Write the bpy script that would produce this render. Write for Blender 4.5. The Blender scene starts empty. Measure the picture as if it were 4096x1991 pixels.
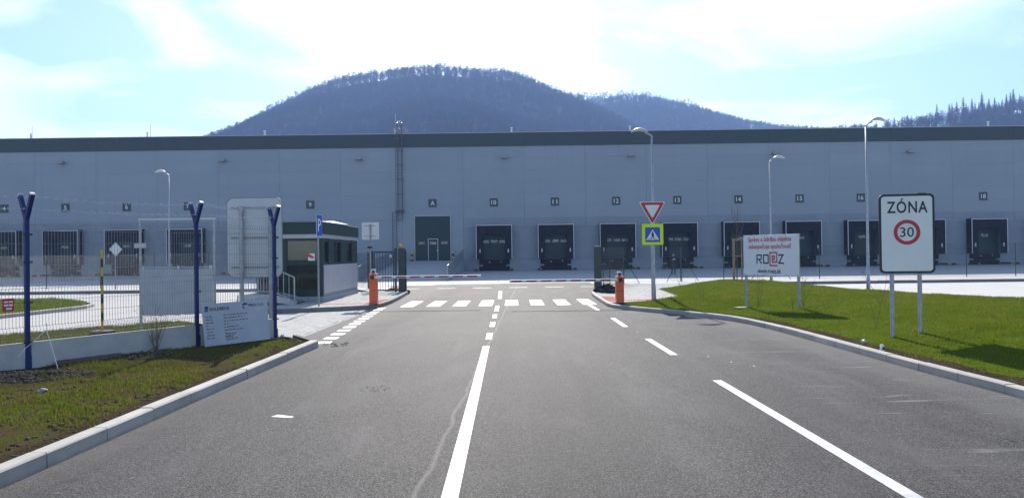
import bpy, bmesh, math, random
import numpy as np
from mathutils import Vector, Matrix
R = math.radians
random.seed(7); rng = np.random.default_rng(7)
scene = bpy.context.scene
C = scene.collection

# ------------------------------------------------------------------ camera
cam_d = bpy.data.cameras.new('camera'); cam = bpy.data.objects.new('camera', cam_d); C.objects.link(cam)
cam_d.sensor_width = 36.0; cam_d.lens = 27.0; cam_d.clip_start = 0.05; cam_d.clip_end = 9000
cam.location = (0, 0, 1.9)
cam.rotation_euler = (Matrix.Rotation(R(90.386), 4, 'X') @ Matrix.Rotation(-0.0128, 4, 'Z')).to_euler()
scene.camera = cam
scene.render.resolution_x = 1024; scene.render.resolution_y = 497
# ------------------------------------------------------------------ sky, sun, exposure
SUN_EL, SUN_AZ = R(35.5), R(-1.5)          # azimuth measured from +Y towards +X
world = bpy.data.worlds.new('World'); scene.world = world; world.use_nodes = True
wn, wl = world.node_tree.nodes, world.node_tree.links
wn.clear()
wo = wn.new('ShaderNodeOutputWorld'); bg = wn.new('ShaderNodeBackground')
sky = wn.new('ShaderNodeTexSky'); sky.sky_type = 'NISHITA'; sky.sun_disc = False
sky.sun_elevation = SUN_EL; sky.sun_rotation = SUN_AZ; sky.altitude = 250
sky.air_density = 1.0; sky.dust_density = 0.65; sky.ozone_density = 4.0
tc = wn.new('ShaderNodeTexCoord')
mp = wn.new('ShaderNodeMapping'); mp.inputs['Location'].default_value = (9.2, 7.4, 6.1); mp.inputs['Rotation'].default_value = (0, R(20), 0); mp.inputs['Scale'].default_value = (1.6, 1.6, 6.0)
wl.new(tc.outputs['Generated'], mp.inputs['Vector'])
nz = wn.new('ShaderNodeTexNoise'); nz.inputs['Scale'].default_value = 1.9; nz.inputs['Detail'].default_value = 7
nz.inputs['Roughness'].default_value = 0.52; nz.inputs['Distortion'].default_value = 0.9
wl.new(mp.outputs['Vector'], nz.inputs['Vector'])
rp = wn.new('ShaderNodeValToRGB'); rp.color_ramp.elements[0].position = 0.45; rp.color_ramp.elements[1].position = 0.82
wl.new(nz.outputs['Fac'], rp.inputs['Fac'])
mxc = wn.new('ShaderNodeMix'); mxc.data_type = 'RGBA'
hsv = wn.new('ShaderNodeHueSaturation'); hsv.inputs['Saturation'].default_value = 0.22; hsv.inputs['Value'].default_value = 1.5
wl.new(sky.outputs['Color'], hsv.inputs['Color']); wl.new(hsv.outputs['Color'], mxc.inputs['B'])
wl.new(rp.outputs['Color'], mxc.inputs['Factor']); wl.new(sky.outputs['Color'], mxc.inputs['A'])
wl.new(mxc.outputs['Result'], bg.inputs['Color'])
bg.inputs['Strength'].default_value = 0.10
wl.new(bg.outputs[0], wo.inputs['Surface'])
sun_d = bpy.data.lights.new('sun', 'SUN'); sun_d.energy = 4.2; sun_d.angle = R(0.53); sun_d.color = (1.0, 0.945, 0.86)
sun = bpy.data.objects.new('sun', sun_d); C.objects.link(sun)
sv = Vector((math.sin(SUN_AZ)*math.cos(SUN_EL), math.cos(SUN_AZ)*math.cos(SUN_EL), math.sin(SUN_EL)))
sun.rotation_euler = sv.to_track_quat('Z', 'Y').to_euler(); sun.location = (0, 0, 60)
vs = scene.view_settings; vs.view_transform = 'Standard'; vs.look = 'None'; vs.gamma = 1.0; vs.exposure = 1.05
vs.use_curve_mapping = False
scene.cycles.max_bounces = 6; scene.cycles.transparent_max_bounces = 12; scene.cycles.volume_bounces = 0

# ------------------------------------------------------------------ materials
class NT:
    def __init__(s, name):
        s.m = bpy.data.materials.new(name); s.m.use_nodes = True
        s.t = s.m.node_tree; s.n = s.t.nodes; s.l = s.t.links
        s.b = s.n['Principled BSDF']; s.o = s.n['Material Output']
    def new(s, k): return s.n.new(k)
    def link(s, a, b): s.l.new(a, b)
    def val(s, x, sock):
        if hasattr(x, 'is_linked') or isinstance(x, bpy.types.NodeSocket): s.l.new(x, sock)
        else: sock.default_value = x
    def pos(s, scale=(1,1,1)):
        g = s.new('ShaderNodeNewGeometry'); mp = s.new('ShaderNodeMapping'); mp.inputs['Scale'].default_value = scale
        s.link(g.outputs['Position'], mp.inputs['Vector']); return mp.outputs['Vector']
    def obj(s, scale=(1,1,1)):
        g = s.new('ShaderNodeTexCoord'); mp = s.new('ShaderNodeMapping'); mp.inputs['Scale'].default_value = scale
        s.link(g.outputs['Object'], mp.inputs['Vector']); return mp.outputs['Vector']
    def noise(s, vec, scale, detail=3, rough=0.55, dist=0.0):
        n = s.new('ShaderNodeTexNoise'); n.inputs['Scale'].default_value = scale; n.inputs['Detail'].default_value = detail
        n.inputs['Roughness'].default_value = rough; n.inputs['Distortion'].default_value = dist
        s.link(vec, n.inputs['Vector']); return n.outputs['Fac']
    def ramp(s, f, stops, interp='LINEAR'):
        r = s.new('ShaderNodeValToRGB'); cr = r.color_ramp; cr.interpolation = interp
        while len(cr.elements) < len(stops): cr.elements.new(0.5)
        for e, (p, c) in zip(cr.elements, stops):
            e.position = p; e.color = (c, c, c, 1) if not isinstance(c, tuple) else (*c, 1)
        s.link(f, r.inputs['Fac']); return r.outputs['Color']
    def mix(s, f, a, b, mode='MIX'):
        m = s.new('ShaderNodeMix'); m.data_type = 'RGBA'; m.blend_type = mode
        for x, k in ((f, 'Factor'), (a, 'A'), (b, 'B')):
            if isinstance(x, tuple): x = (*x, 1)
            s.val(x, m.inputs[k])
        return m.outputs['Result']
    def math(s, op, a, b=0.0):
        m = s.new('ShaderNodeMath'); m.operation = op
        s.val(a, m.inputs[0]); s.val(b, m.inputs[1]); return m.outputs[0]
    def bump(s, h, strength, dist=0.02):
        b = s.new('ShaderNodeBump'); b.inputs['Strength'].default_value = strength; b.inputs['Distance'].default_value = dist
        s.link(h, b.inputs['Height']); s.link(b.outputs[0], s.b.inputs['Normal'])
    def base(s, c, rough=0.6, metal=0.0, spec=0.5):
        if isinstance(c, tuple): c = (*c, 1)
        s.val(c, s.b.inputs['Base Color']); s.val(rough, s.b.inputs['Roughness'])
        s.b.inputs['Metallic'].default_value = metal; s.b.inputs['Specular IOR Level'].default_value = spec

def simple(name, col, rough=0.6, metal=0.0, var=0.15, scale=6.0, bump=0.0, spec=0.5):
    t = NT(name); v = t.pos()
    n = t.noise(v, scale, 4)
    lo = tuple(c*(1-var) for c in col); hi = tuple(min(1, c*(1+var)) for c in col)
    t.base(t.ramp(n, [(0.3, lo), (0.7, hi)]), rough, metal, spec)
    if bump: t.bump(t.noise(v, scale*8, 3), bump, 0.01)
    return t.m

M = {}
def mk_asphalt():
    t = NT('asphalt'); v = t.pos()
    vo = t.new('ShaderNodeTexVoronoi'); vo.inputs['Scale'].default_value = 105; t.link(v, vo.inputs['Vector'])
    grain = t.ramp(vo.outputs['Color'], [(0.15, (0.007,0.0067,0.0065)), (0.5, (0.040,0.038,0.0366)), (0.88, (0.170,0.160,0.152))])
    big = t.noise(v, 0.35, 4, 0.6)
    c = t.mix(t.ramp(big, [(0.35, 0.0), (0.7, 0.40)]), grain, (0.098,0.091,0.086))
    sp = t.noise(t.pos((1, 0.14, 1)), 1.5, 5, 0.6, 0.6)
    c = t.mix(t.ramp(sp, [(0.56, 0.0), (0.74, 0.26)]), c, (0.17,0.16,0.15))
    trk = t.noise(t.pos((1, 0.035, 1)), 0.85, 4, 0.55, 0.3)
    c = t.mix(t.ramp(trk, [(0.38, 0.30), (0.52, 0.0)]), c, (0.026,0.025,0.0245))
    oil = t.noise(t.pos((1, 0.6, 1)), 1.9, 4, 0.6)
    c = t.mix(t.ramp(oil, [(0.66, 0.0), (0.76, 0.45)]), c, (0.018,0.018,0.019))
    spot = t.noise(t.pos((1, 0.5, 1)), 7.0, 3)
    c = t.mix(t.ramp(spot, [(0.70, 0.0), (0.74, 0.4)]), c, (0.22,0.20,0.175))
    # paving joint next to the centre line
    sep = t.new('ShaderNodeSeparateXYZ'); t.link(v, sep.inputs[0])
    wob = t.math('MULTIPLY', t.noise(t.pos((0, 1, 0)), 0.9, 4), 0.18)
    cx = t.math('ADD', t.math('MULTIPLY', sep.outputs['Y'], 0.026), -1.03)
    d = t.math('ABSOLUTE', t.math('SUBTRACT', sep.outputs['X'], t.math('ADD', cx, wob)))
    wj = t.math('ADD', d, t.math('MULTIPLY', t.noise(v, 26, 2), 0.03))
    c = t.mix(t.ramp(wj, [(0.020, 0.42), (0.050, 0.0)]), c, (0.25,0.235,0.21))
    dk = t.math('ADD', sep.outputs['X'], t.math('MULTIPLY', t.noise(v, 1.1, 5, 0.65), 1.3))
    c = t.mix(t.ramp(t.math('MULTIPLY', dk, 0.1), [(0.57, 0.0), (0.70, 0.42)]), c, (0.20,0.19,0.17))
    dl = t.math('ADD', t.math('MULTIPLY', sep.outputs['X'], -1.0), t.math('MULTIPLY', t.noise(v, 1.3, 5, 0.65), 0.9))
    c = t.mix(t.ramp(t.math('MULTIPLY', dl, 0.1), [(0.415, 0.0), (0.49, 0.35)]), c, (0.18,0.17,0.155))
    blot = t.noise(t.pos((1, 0.4, 1)), 0.8, 5, 0.6, 0.5)
    c = t.mix(t.ramp(blot, [(0.52, 0.0), (0.70, 0.30)]), c, (0.135,0.128,0.12))
    # thin dried drips crossing the right lane
    sc = t.noise(t.pos((0.10, 2.9, 1)), 1.0, 2, 0.3)
    line = t.ramp(t.math('ABSOLUTE', t.math('SUBTRACT', sc, 0.5)), [(0.0, 0.36), (0.012, 0.0)])
    msk = t.math('MULTIPLY', t.ramp(t.noise(v, 1.3, 3), [(0.45, 0.0), (0.62, 1.0)]), t.math('GREATER_THAN', sep.outputs['X'], 3.6))
    c = t.mix(t.math('MULTIPLY', line, msk), c, (0.38,0.375,0.33))
    t.base(c, 0.68, 0, 0.055)
    t.bump(vo.outputs['Distance'], 0.4, 0.006)
    return t.m
M['asphalt'] = mk_asphalt()

def mk_paint():
    t = NT('road_paint'); v = t.pos()
    w = t.ramp(t.noise(v, 60, 3, 0.6), [(0.36, 0.7), (0.52, 0.0)])
    w2 = t.ramp(t.noise(v, 4, 4, 0.6), [(0.32, 0.6), (0.52, 0.0)])
    c = t.mix(t.math('MAXIMUM', w, w2), (0.60,0.60,0.585), (0.22,0.215,0.21))
    t.base(c, 0.55); t.bump(t.noise(v, 75, 2), 0.35, 0.006); return t.m
M['paint'] = mk_paint()

def mk_concrete(name, col, scale=3.0, stain=0.35, rough=0.8, bump=0.25, piece=False):
    t = NT(name); v = t.pos()
    n = t.noise(v, scale, 6, 0.65)
    c = t.ramp(n, [(0.3, tuple(x*(1-stain) for x in col)), (0.62, col)])
    if piece:
        oi = t.new('ShaderNodeObjectInfo'); c = t.mix(t.math('MULTIPLY', oi.outputs['Random'], 0.45), c, tuple(x*0.62 for x in col))
        sz = t.new('ShaderNodeSeparateXYZ'); t.link(v, sz.inputs[0])
        dirt = t.math('ADD', sz.outputs['Z'], t.math('MULTIPLY', t.noise(v, 5, 4), 0.09))
        c = t.mix(t.ramp(dirt, [(0.045, 0.6), (0.095, 0.0)]), c, tuple(x*0.42 for x in col))
    g = t.noise(v, 90, 2)
    c = t.mix(t.ramp(g, [(0.35, 0.25), (0.6, 0.0)]), c, tuple(x*0.6 for x in col))
    t.base(c, rough, 0, 0.3); t.bump(g, bump, 0.006); return t.m
M['kerb'] = mk_concrete('kerb_concrete', (0.46,0.435,0.385), 2.0, 0.30, piece=True)
M['kerb_dark'] = mk_concrete('kerb_dark_concrete', (0.20,0.195,0.19), 3.0, 0.28)
M['mortar'] = mk_concrete('mortar', (0.06,0.056,0.052), 8, 0.3)
M['yard'] = mk_concrete('yard_concrete', (0.50,0.49,0.46), 0.5, 0.16)
M['plinth'] = mk_concrete('precast_concrete', (0.295,0.328,0.368), 0.9, 0.12, 0.75, 0.1)
M['fence_slab'] = mk_concrete('fence_slab_concrete', (0.50,0.50,0.47), 2.5, 0.2)

def mk_paver(name, col, joints):
    t = NT(name); v = t.pos()
    c = col
    if joints:
        br = t.new('ShaderNodeTexBrick'); br.inputs['Scale'].default_value = 1.0
        br.inputs['Brick Width'].default_value = 0.2; br.inputs['Row Height'].default_value = 0.1; br.inputs['Mortar Size'].default_value = 0.006
        br.inputs['Color1'].default_value = (*col, 1); br.inputs['Color2'].default_value = (*[x*0.86 for x in col], 1)
        br.inputs['Mortar'].default_value = (*[x*0.45 for x in col], 1)
        t.link(v, br.inputs['Vector']); c = br.outputs['Color']
        t.bump(br.outputs['Fac'], -0.3, 0.01)
        n = t.noise(v, 0.8, 5)
        c = t.mix(t.ramp(n, [(0.35, 0.3), (0.6, 0.0)]), c, tuple(x*0.7 for x in col))
    else:
        oi = t.new('ShaderNodeObjectInfo'); n = t.noise(v, 3.2, 4)
        c = t.ramp(n, [(0.3, tuple(x*0.74 for x in col)), (0.7, tuple(min(1, x*1.06) for x in col))])
        w = t.new('ShaderNodeTexWhiteNoise'); t.link(t.pos((5, 10, 0)), w.inputs['Vector'])
        t.bump(t.noise(v, 70, 2), 0.3, 0.004)
    t.base(c, 0.82, 0, 0.3); return t.m
M['paver'] = mk_paver('paver_grey', (0.46,0.445,0.41), False)
M['paver_red'] = mk_paver('paver_red', (0.42,0.075,0.06), False)
M['paver_far'] = mk_paver('paver_field', (0.46,0.445,0.41), True)
M['paver_bed'] = mk_concrete('paver_bed_sand', (0.13,0.125,0.11), 8, 0.3)

def mk_soil(name, a, b):
    t = NT(name); v = t.pos()
    n = t.noise(v, 2.2, 7, 0.65); n2 = t.noise(v, 30, 4, 0.7)
    c = t.ramp(n, [(0.35, a), (0.65, b)])
    c = t.mix(t.ramp(n2, [(0.35, 0.55), (0.6, 0.0)]), c, tuple(x*0.5 for x in a))
    t.base(c, 0.95, 0, 0.0); t.bump(n2, 0.8, 0.04); return t.m
M['soil'] = mk_soil('verge_soil', (0.085,0.058,0.036), (0.078,0.090,0.018))
M['bare_soil'] = mk_soil('bare_soil', (0.055,0.038,0.025), (0.085,0.062,0.042))
M['turf'] = mk_soil('turf', (0.075,0.105,0.010), (0.105,0.150,0.010))
M['earth'] = mk_soil('open_ground', (0.11,0.105,0.06), (0.08,0.10,0.035))
M['clod'] = mk_soil('dug_soil', (0.12,0.098,0.076), (0.17,0.145,0.118))
M['coal'] = mk_soil('black_rubble', (0.018,0.018,0.02), (0.045,0.045,0.048))

def mk_grass(name, a, b, dry):
    t = NT(name); v = t.pos()
    c = t.ramp(t.noise(v, 1.1, 4), [(0.3, a), (0.7, b)])
    c = t.mix(t.ramp(t.noise(v, 2.7, 4, 0.65), [(0.48, 0.0), (0.66, 0.85)]), c, dry)
    c = t.mix(t.ramp(t.noise(v, 0.5, 5, 0.65), [(0.46, 0.0), (0.68, 0.6)]), c, dry)
    w = t.noise(v, 60, 1); c = t.mix(t.ramp(w, [(0.3, 0.4), (0.6, 0.0)]), c, tuple(x*0.55 for x in a))
    t.base(c, 0.9, 0, 0.0)
    tr = t.new('ShaderNodeBsdfTranslucent'); t.link(c, tr.inputs['Color'])
    ms = t.new('ShaderNodeMixShader'); ms.inputs[0].default_value = 0.45
    t.link(t.b.outputs[0], ms.inputs[1]); t.link(tr.outputs[0], ms.inputs[2]); t.link(ms.outputs[0], t.o.inputs['Surface'])
    return t.m
M['grass_l'] = mk_grass('verge_grass', (0.105,0.148,0.012), (0.150,0.192,0.015), (0.20,0.135,0.052))
M['grass_r'] = mk_grass('mound_grass', (0.115,0.165,0.012), (0.160,0.215,0.015), (0.230,0.205,0.045))

def mk_wall():
    t = NT('wall_cladding'); v = t.obj()
    oi = t.new('ShaderNodeObjectInfo')
    c = t.mix(t.math('MULTIPLY', oi.outputs['Random'], 0.5), (0.272,0.310,0.356), (0.312,0.350,0.398))
    n = t.noise(t.pos((0.3, 1, 0.12)), 1.2, 4); c = t.mix(t.ramp(n, [(0.35, 0.18), (0.65, 0.0)]), c, (0.24,0.270,0.305))
    st = t.noise(t.pos((1.6, 1, 0.05)), 2.0, 4, 0.6); c = t.mix(t.ramp(st, [(0.55, 0.0), (0.75, 0.22)]), c, (0.215,0.24,0.275))
    t.base(c, 0.42, 0.0, 0.4)
    wv = t.new('ShaderNodeTexWave'); wv.bands_direction = 'Z'; wv.inputs['Scale'].default_value = 12; t.link(v, wv.inputs['Vector'])
    t.bump(wv.outputs['Fac'], 0.06, 0.003); return t.m
M['wall'] = mk_wall()
M['fascia'] = simple('fascia_green', (0.020,0.040,0.046), 0.42, 0, 0.1, 0.4)
M['roof'] = simple('roof_membrane', (0.45,0.45,0.44), 0.7)
M['trim_white'] = simple('white_trim', (0.62,0.63,0.63), 0.45, 0, 0.05)
M['wall_trim'] = simple('grey_trim', (0.44,0.46,0.49), 0.45, 0, 0.05)
M['rubber'] = simple('shelter_black', (0.012,0.013,0.017), 0.7, 0, 0.2, 2.0, 0, 0.2)
M['door'] = simple('door_green', (0.022,0.042,0.042), 0.5, 0, 0.1, 1.0, 0, 0.3)
M['plate'] = simple('plate_green', (0.022,0.048,0.044), 0.4, 0, 0.08)
M['letter_w'] = simple('letter_white', (0.82,0.83,0.82), 0.5, 0, 0.03)
M['ink'] = simple('ink_black', (0.018,0.018,0.022), 0.5, 0, 0.05)
M['galv'] = simple('galvanised_steel', (0.38,0.40,0.42), 0.42, 0.55, 0.18, 9.0)
M['galv_dull'] = simple('dull_steel', (0.28,0.295,0.31), 0.5, 0.45, 0.2, 9.0)
M['alu'] = simple('sign_aluminium', (0.60,0.61,0.60), 0.5, 0.15, 0.07, 2.0)
M['blue'] = simple('post_blue', (0.012,0.026,0.125), 0.45, 0, 0.25, 12.0, 0, 0.3)
M['orange'] = simple('barrier_orange', (0.72,0.115,0.022), 0.38, 0, 0.1, 5.0)
M['red'] = simple('sign_red', (0.52,0.022,0.028), 0.4, 0, 0.04)
M['boom_red'] = simple('boom_red', (0.30,0.018,0.03), 0.4, 0, 0.08)
M['sign_w'] = simple('sign_white', (0.80,0.80,0.78), 0.42, 0, 0.035, 3.0)
M['sign_blue'] = simple('sign_blue', (0.012,0.085,0.52), 0.4, 0, 0.05)
M['neon'] = simple('neon_yellow', (0.72,0.92,0.012), 0.45, 0, 0.03)
M['yellow'] = simple('yellow_paint', (0.70,0.45,0.025), 0.45, 0, 0.12, 10)
M['black'] = simple('black_paint', (0.02,0.02,0.022), 0.5, 0, 0.1)
M['amber'] = simple('amber_plastic', (0.85,0.42,0.02), 0.2, 0, 0.05)
M['green'] = simple('frame_green', (0.013,0.036,0.031), 0.45, 0, 0.15, 3.0, 0, 0.35)
M['gate'] = simple('gate_green', (0.022,0.042,0.038), 0.42, 0, 0.15, 3.0)
M['fgreen'] = simple('fence_green', (0.022,0.040,0.034), 0.45, 0, 0.1)
M['panel_grey'] = simple('kiosk_panel', (0.44,0.44,0.47), 0.45, 0, 0.06, 2.0)
M['wood'] = simple('stake_wood', (0.30,0.22,0.13), 0.8, 0, 0.25, 14.0, 0.2)
M['brick'] = mk_concrete('brown_block', (0.17,0.12,0.095), 6, 0.3)
M['twig'] = simple('twig_bark', (0.10,0.075,0.055), 0.85, 0, 0.25, 20)
M['dry'] = simple('dry_weed', (0.16,0.125,0.07), 0.85, 0, 0.25, 20)
M['stone'] = mk_concrete('pebble', (0.36,0.35,0.33), 12, 0.3)
M['cloth_w'] = simple('white_plastic', (0.78,0.78,0.76), 0.6, 0, 0.08, 12)
M['logo_blue'] = simple('logo_blue', (0.03,0.17,0.42), 0.5, 0, 0.05)
M['logo_navy'] = simple('logo_navy', (0.015,0.03,0.09), 0.5, 0, 0.05)
M['curtain'] = simple('blind_grey', (0.70,0.68,0.62), 0.8, 0, 0.25, 5)
M['pane_reflection'] = simple('reflection_green', (0.17,0.21,0.165), 0.8, 0, 0.12, 2)  # grey-green reflection of the surroundings, painted as a flat colour
M['table'] = simple('table_green', (0.44,0.52,0.42), 0.5, 0, 0.05)
M['tar'] = simple('deck_plate', (0.25,0.27,0.29), 0.5, 0.4, 0.15, 20)

def mk_board():
    t = NT('hollow_plastic_board'); v = t.pos()
    c = t.ramp(t.noise(v, 3, 4), [(0.3, (0.46,0.49,0.53)), (0.7, (0.53,0.56,0.60))])
    t.base(c, 0.5, 0, 0.3)
    tr = t.new('ShaderNodeBsdfTranslucent'); t.link(c, tr.inputs['Color'])
    ms = t.new('ShaderNodeMixShader'); ms.inputs[0].default_value = 0.12
    t.link(t.b.outputs[0], ms.inputs[1]); t.link(tr.outputs[0], ms.inputs[2]); t.link(ms.outputs[0], t.o.inputs['Surface'])
    return t.m
M['board'] = mk_board()

def mk_glass(name, tint, refl):
    t = NT(name)
    t.base(tint, 0.03, 0, 0.6)
    tr = t.new('ShaderNodeBsdfTransparent'); tr.inputs['Color'].default_value = (0.60,0.66,0.60,1)
    ms = t.new('ShaderNodeMixShader'); ms.inputs[0].default_value = refl
    t.link(tr.outputs[0], ms.inputs[1]); t.link(t.b.outputs[0], ms.inputs[2])
    gl = t.new('ShaderNodeBsdfGlossy'); gl.inputs['Roughness'].default_value = 0.02
    m2 = t.new('ShaderNodeMixShader'); m2.inputs[0].default_value = 0.05
    t.link(ms.outputs[0], m2.inputs[1]); t.link(gl.outputs[0], m2.inputs[2]); t.link(m2.outputs[0], t.o.inputs['Surface'])
    return t.m
M['glass'] = mk_glass('window_glass', (0.03,0.045,0.04), 0.30)
def mk_dockglass():
    t = NT('door_window'); v = t.pos((1, 1, 3))
    c = t.ramp(t.noise(v, 3.2, 3, 0.6, 1.2), [(0.42, (0.10,0.10,0.10)), (0.55, (0.34,0.32,0.30)), (0.66, (0.62,0.56,0.50))])
    t.base(c, 0.2); return t.m
M['dockglass'] = mk_dockglass()
def mk_hill():
    t = NT('hill_floor'); v = t.pos()
    c = t.ramp(t.noise(v, 0.012, 6, 0.6), [(0.3, (0.030,0.026,0.022)), (0.55, (0.045,0.036,0.028)), (0.75, (0.075,0.055,0.040))])
    c = t.mix(t.ramp(t.noise(v, 0.16, 4, 0.7), [(0.35, 0.6), (0.62, 0.0)]), c, (0.035,0.032,0.028))
    t.base(c, 0.95, 0, 0.1); t.bump(t.noise(v, 0.2, 3), 0.8, 4.0); return t.m
M['hill'] = mk_hill()
M['bark'] = simple('bare_tree_bark', (0.034,0.029,0.027), 0.95, 0, 0.3, 0.02, 0, 0.0)
M['conifer'] = simple('conifer_needles', (0.030,0.045,0.024), 0.9, 0, 0.3, 0.3)

# ------------------------------------------------------------------ mesh helpers
class MB:
    def __init__(s): s.v = []; s.f = []
    def add(s, vs, fs):
        o = len(s.v); s.v += [tuple(p) for p in vs]; s.f += [tuple(i+o for i in f) for f in fs]; return s
    def box(s, x0, x1, y0, y1, z0, z1, bev=0.0):
        if bev <= 0:
            return s.add([(x0,y0,z0),(x1,y0,z0),(x1,y1,z0),(x0,y1,z0),(x0,y0,z1),(x1,y0,z1),(x1,y1,z1),(x0,y1,z1)],
                         [(3,2,1,0),(4,5,6,7),(0,1,5,4),(1,2,6,5),(2,3,7,6),(3,0,4,7)])
        bm = bmesh.new(); bmesh.ops.create_cube(bm, size=1)
        for v in bm.verts: v.co = ((x0+x1)/2+v.co.x*(x1-x0), (y0+y1)/2+v.co.y*(y1-y0), (z0+z1)/2+v.co.z*(z1-z0))
        bmesh.ops.bevel(bm, geom=bm.edges[:], offset=bev, segments=2, affect='EDGES', profile=0.5)
        bm.verts.index_update(); s.add([v.co[:] for v in bm.verts], [[v.index for v in f.verts] for f in bm.faces]); bm.free(); return s
    def tube(s, pts, rad, n=8, cap=True):
        pts = [Vector(p) for p in pts]
        rads = rad if isinstance(rad, (list, tuple)) else [rad]*len(pts)
        vs = []; fs = []; prev = None
        for i, p in enumerate(pts):
            d = (pts[min(i+1, len(pts)-1)] - pts[max(i-1, 0)]).normalized()
            a = prev if prev is not None else (Vector((1,0,0)) if abs(d.x) < 0.9 else Vector((0,1,0)))
            a = (a - d*a.dot(d)).normalized(); b = d.cross(a); prev = a
            for k in range(n):
                t = 2*math.pi*(k+0.5)/n
                vs.append(p + (a*math.cos(t) + b*math.sin(t))*rads[i])
        for i in range(len(pts)-1):
            for k in range(n):
                fs.append((i*n+k, i*n+(k+1) % n, (i+1)*n+(k+1) % n, (i+1)*n+k))
        if cap: fs.append(tuple(range(n-1, -1, -1))); fs.append(tuple(range((len(pts)-1)*n, len(pts)*n)))
        return s.add(vs, fs)
    def bar(s, p, q, w, h=None):          # square bar between two points
        h = h or w; p = Vector(p); q = Vector(q); d = (q-p).normalized()
        up = Vector((0,0,1)) if abs(d.z) < 0.95 else Vector((0,1,0))
        a = d.cross(up).normalized()*w/2; b = a.normalized().cross(d)*h/2
        vs = [p-a-b, p+a-b, p+a+b, p-a+b, q-a-b, q+a-b, q+a+b, q-a+b]
        return s.add(vs, [(3,2,1,0),(4,5,6,7),(0,1,5,4),(1,2,6,5),(2,3,7,6),(3,0,4,7)])
    def prism(s, pts, h0, h1, axis='z'):   # polygon extruded; axis 'y': pts are (x,z), extruded in y
        n = len(pts)
        def P(p, h): return (p[0], p[1], h) if axis == 'z' else ((p[0], h, p[1]) if axis == 'y' else (h, p[0], p[1]))
        vs = [P(p, h0) for p in pts] + [P(p, h1) for p in pts]
        fs = [tuple(range(n-1, -1, -1)), tuple(range(n, 2*n))] + [(i, (i+1) % n, n+(i+1) % n, n+i) for i in range(n)]
        return s.add(vs, fs)
    def mesh(s, name, mat, smooth=False):
        me = bpy.data.meshes.new(name); me.from_pydata(s.v, [], s.f)
        bm = bmesh.new(); bm.from_mesh(me); bmesh.ops.recalc_face_normals(bm, faces=bm.faces[:]); bm.to_mesh(me); bm.free()
        if mat: me.materials.append(M[mat] if isinstance(mat, str) else mat)
        if smooth:
            me.polygons.foreach_set('use_smooth', [True]*len(me.polygons)); me.update()
        return me
    def build(s, name, mat, parent=None, loc=None, rotz=0.0, smooth=False):
        return link(name, s.mesh(name, mat, smooth), parent, loc, rotz)

def link(name, data, parent=None, loc=None, rotz=0.0):
    o = bpy.data.objects.new(name, data); C.objects.link(o)
    if parent is not None: o.parent = parent
    if loc is not None: o.location = loc
    if rotz: o.rotation_euler = (0, 0, rotz)
    return o
def tag(o, label=None, cat=None, group=None, kind=None):
    if label: o['label'] = label
    if cat: o['category'] = cat
    if group: o['group'] = group
    if kind: o['kind'] = kind
    return o
def thing(name, label, cat, loc=(0,0,0), rotz=0.0, group=None):
    return tag(link(name, None, None, loc, rotz), label, cat, group)
def struct(o): return tag(o, kind='structure')
def dup(root, loc, rotz, label, group=None):
    r = root.copy(); C.objects.link(r); r.location = loc; r.rotation_euler = (0, 0, rotz); r['label'] = label
    if group: r['group'] = group
    for ch in list(root.children):
        c = ch.copy(); C.objects.link(c); c.parent = r
        for g in list(ch.children):
            d = g.copy(); C.objects.link(d); d.parent = c
    return r
def rrect(x0, x1, z0, z1, r, n=5):
    p = []
    for cx, cz, a in ((x1-r, z1-r, 0), (x0+r, z1-r, 90), (x0+r, z0+r, 180), (x1-r, z0+r, 270)):
        for k in range(n+1):
            t = R(a + 90*k/n); p.append((cx+r*math.cos(t), cz+r*math.sin(t)))
    return p
def text(s, size, mat, parent, loc, name='lettering', xs=1.0, bold=0.0, align='CENTER', rotz=0.0, space=1.0, zs=1.0, fit=None):
    cu = bpy.data.curves.new('text', 'FONT'); cu.body = s; cu.size = size; cu.align_x = align; cu.align_y = 'CENTER'
    cu.offset = bold; cu.space_character = space; cu.extrude = 0.0008; cu.resolution_u = 3
    t = bpy.data.objects.new('text', cu); C.objects.link(t)
    dg = bpy.context.evaluated_depsgraph_get()
    me = bpy.data.meshes.new_from_object(t.evaluated_get(dg))
    bpy.data.objects.remove(t); bpy.data.curves.remove(cu)
    if fit:
        A = np.array([v.co[:] for v in me.vertices]); lo, hi = A.min(0), A.max(0)
        me.transform(Matrix.Translation((-(lo[0]+hi[0])/2, -(lo[1]+hi[1])/2, 0))); xs, zs = fit[0]/(hi[0]-lo[0]), fit[1]/(hi[1]-lo[1])
    me.transform(Matrix.Diagonal((xs, zs, 1, 1))); me.transform(Matrix.Rotation(R(90), 4, 'X'))
    me.materials.clear(); me.materials.append(M[mat])
    return link(name, me, parent, loc, rotz)
def smooth_line(pts, step):
    P = [np.array(p, float) for p in pts]; out = []
    for i in range(len(P)-1):
        p0, p1, p2, p3 = P[max(i-1, 0)], P[i], P[i+1], P[min(i+2, len(P)-1)]
        for k in range(12):
            t = k/12
            out.append(0.5*((2*p1)+(-p0+p2)*t+(2*p0-5*p1+4*p2-p3)*t*t+(-p0+3*p1-3*p2+p3)*t**3))
    out.append(P[-1]); A = np.array(out)
    L = np.r_[0, np.cumsum(np.linalg.norm(np.diff(A, axis=0), axis=1))]
    n = max(1, round(L[-1]/step)); q = np.linspace(0, L[-1], n+1)
    return np.c_[np.interp(q, L, A[:, 0]), np.interp(q, L, A[:, 1])]
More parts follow.
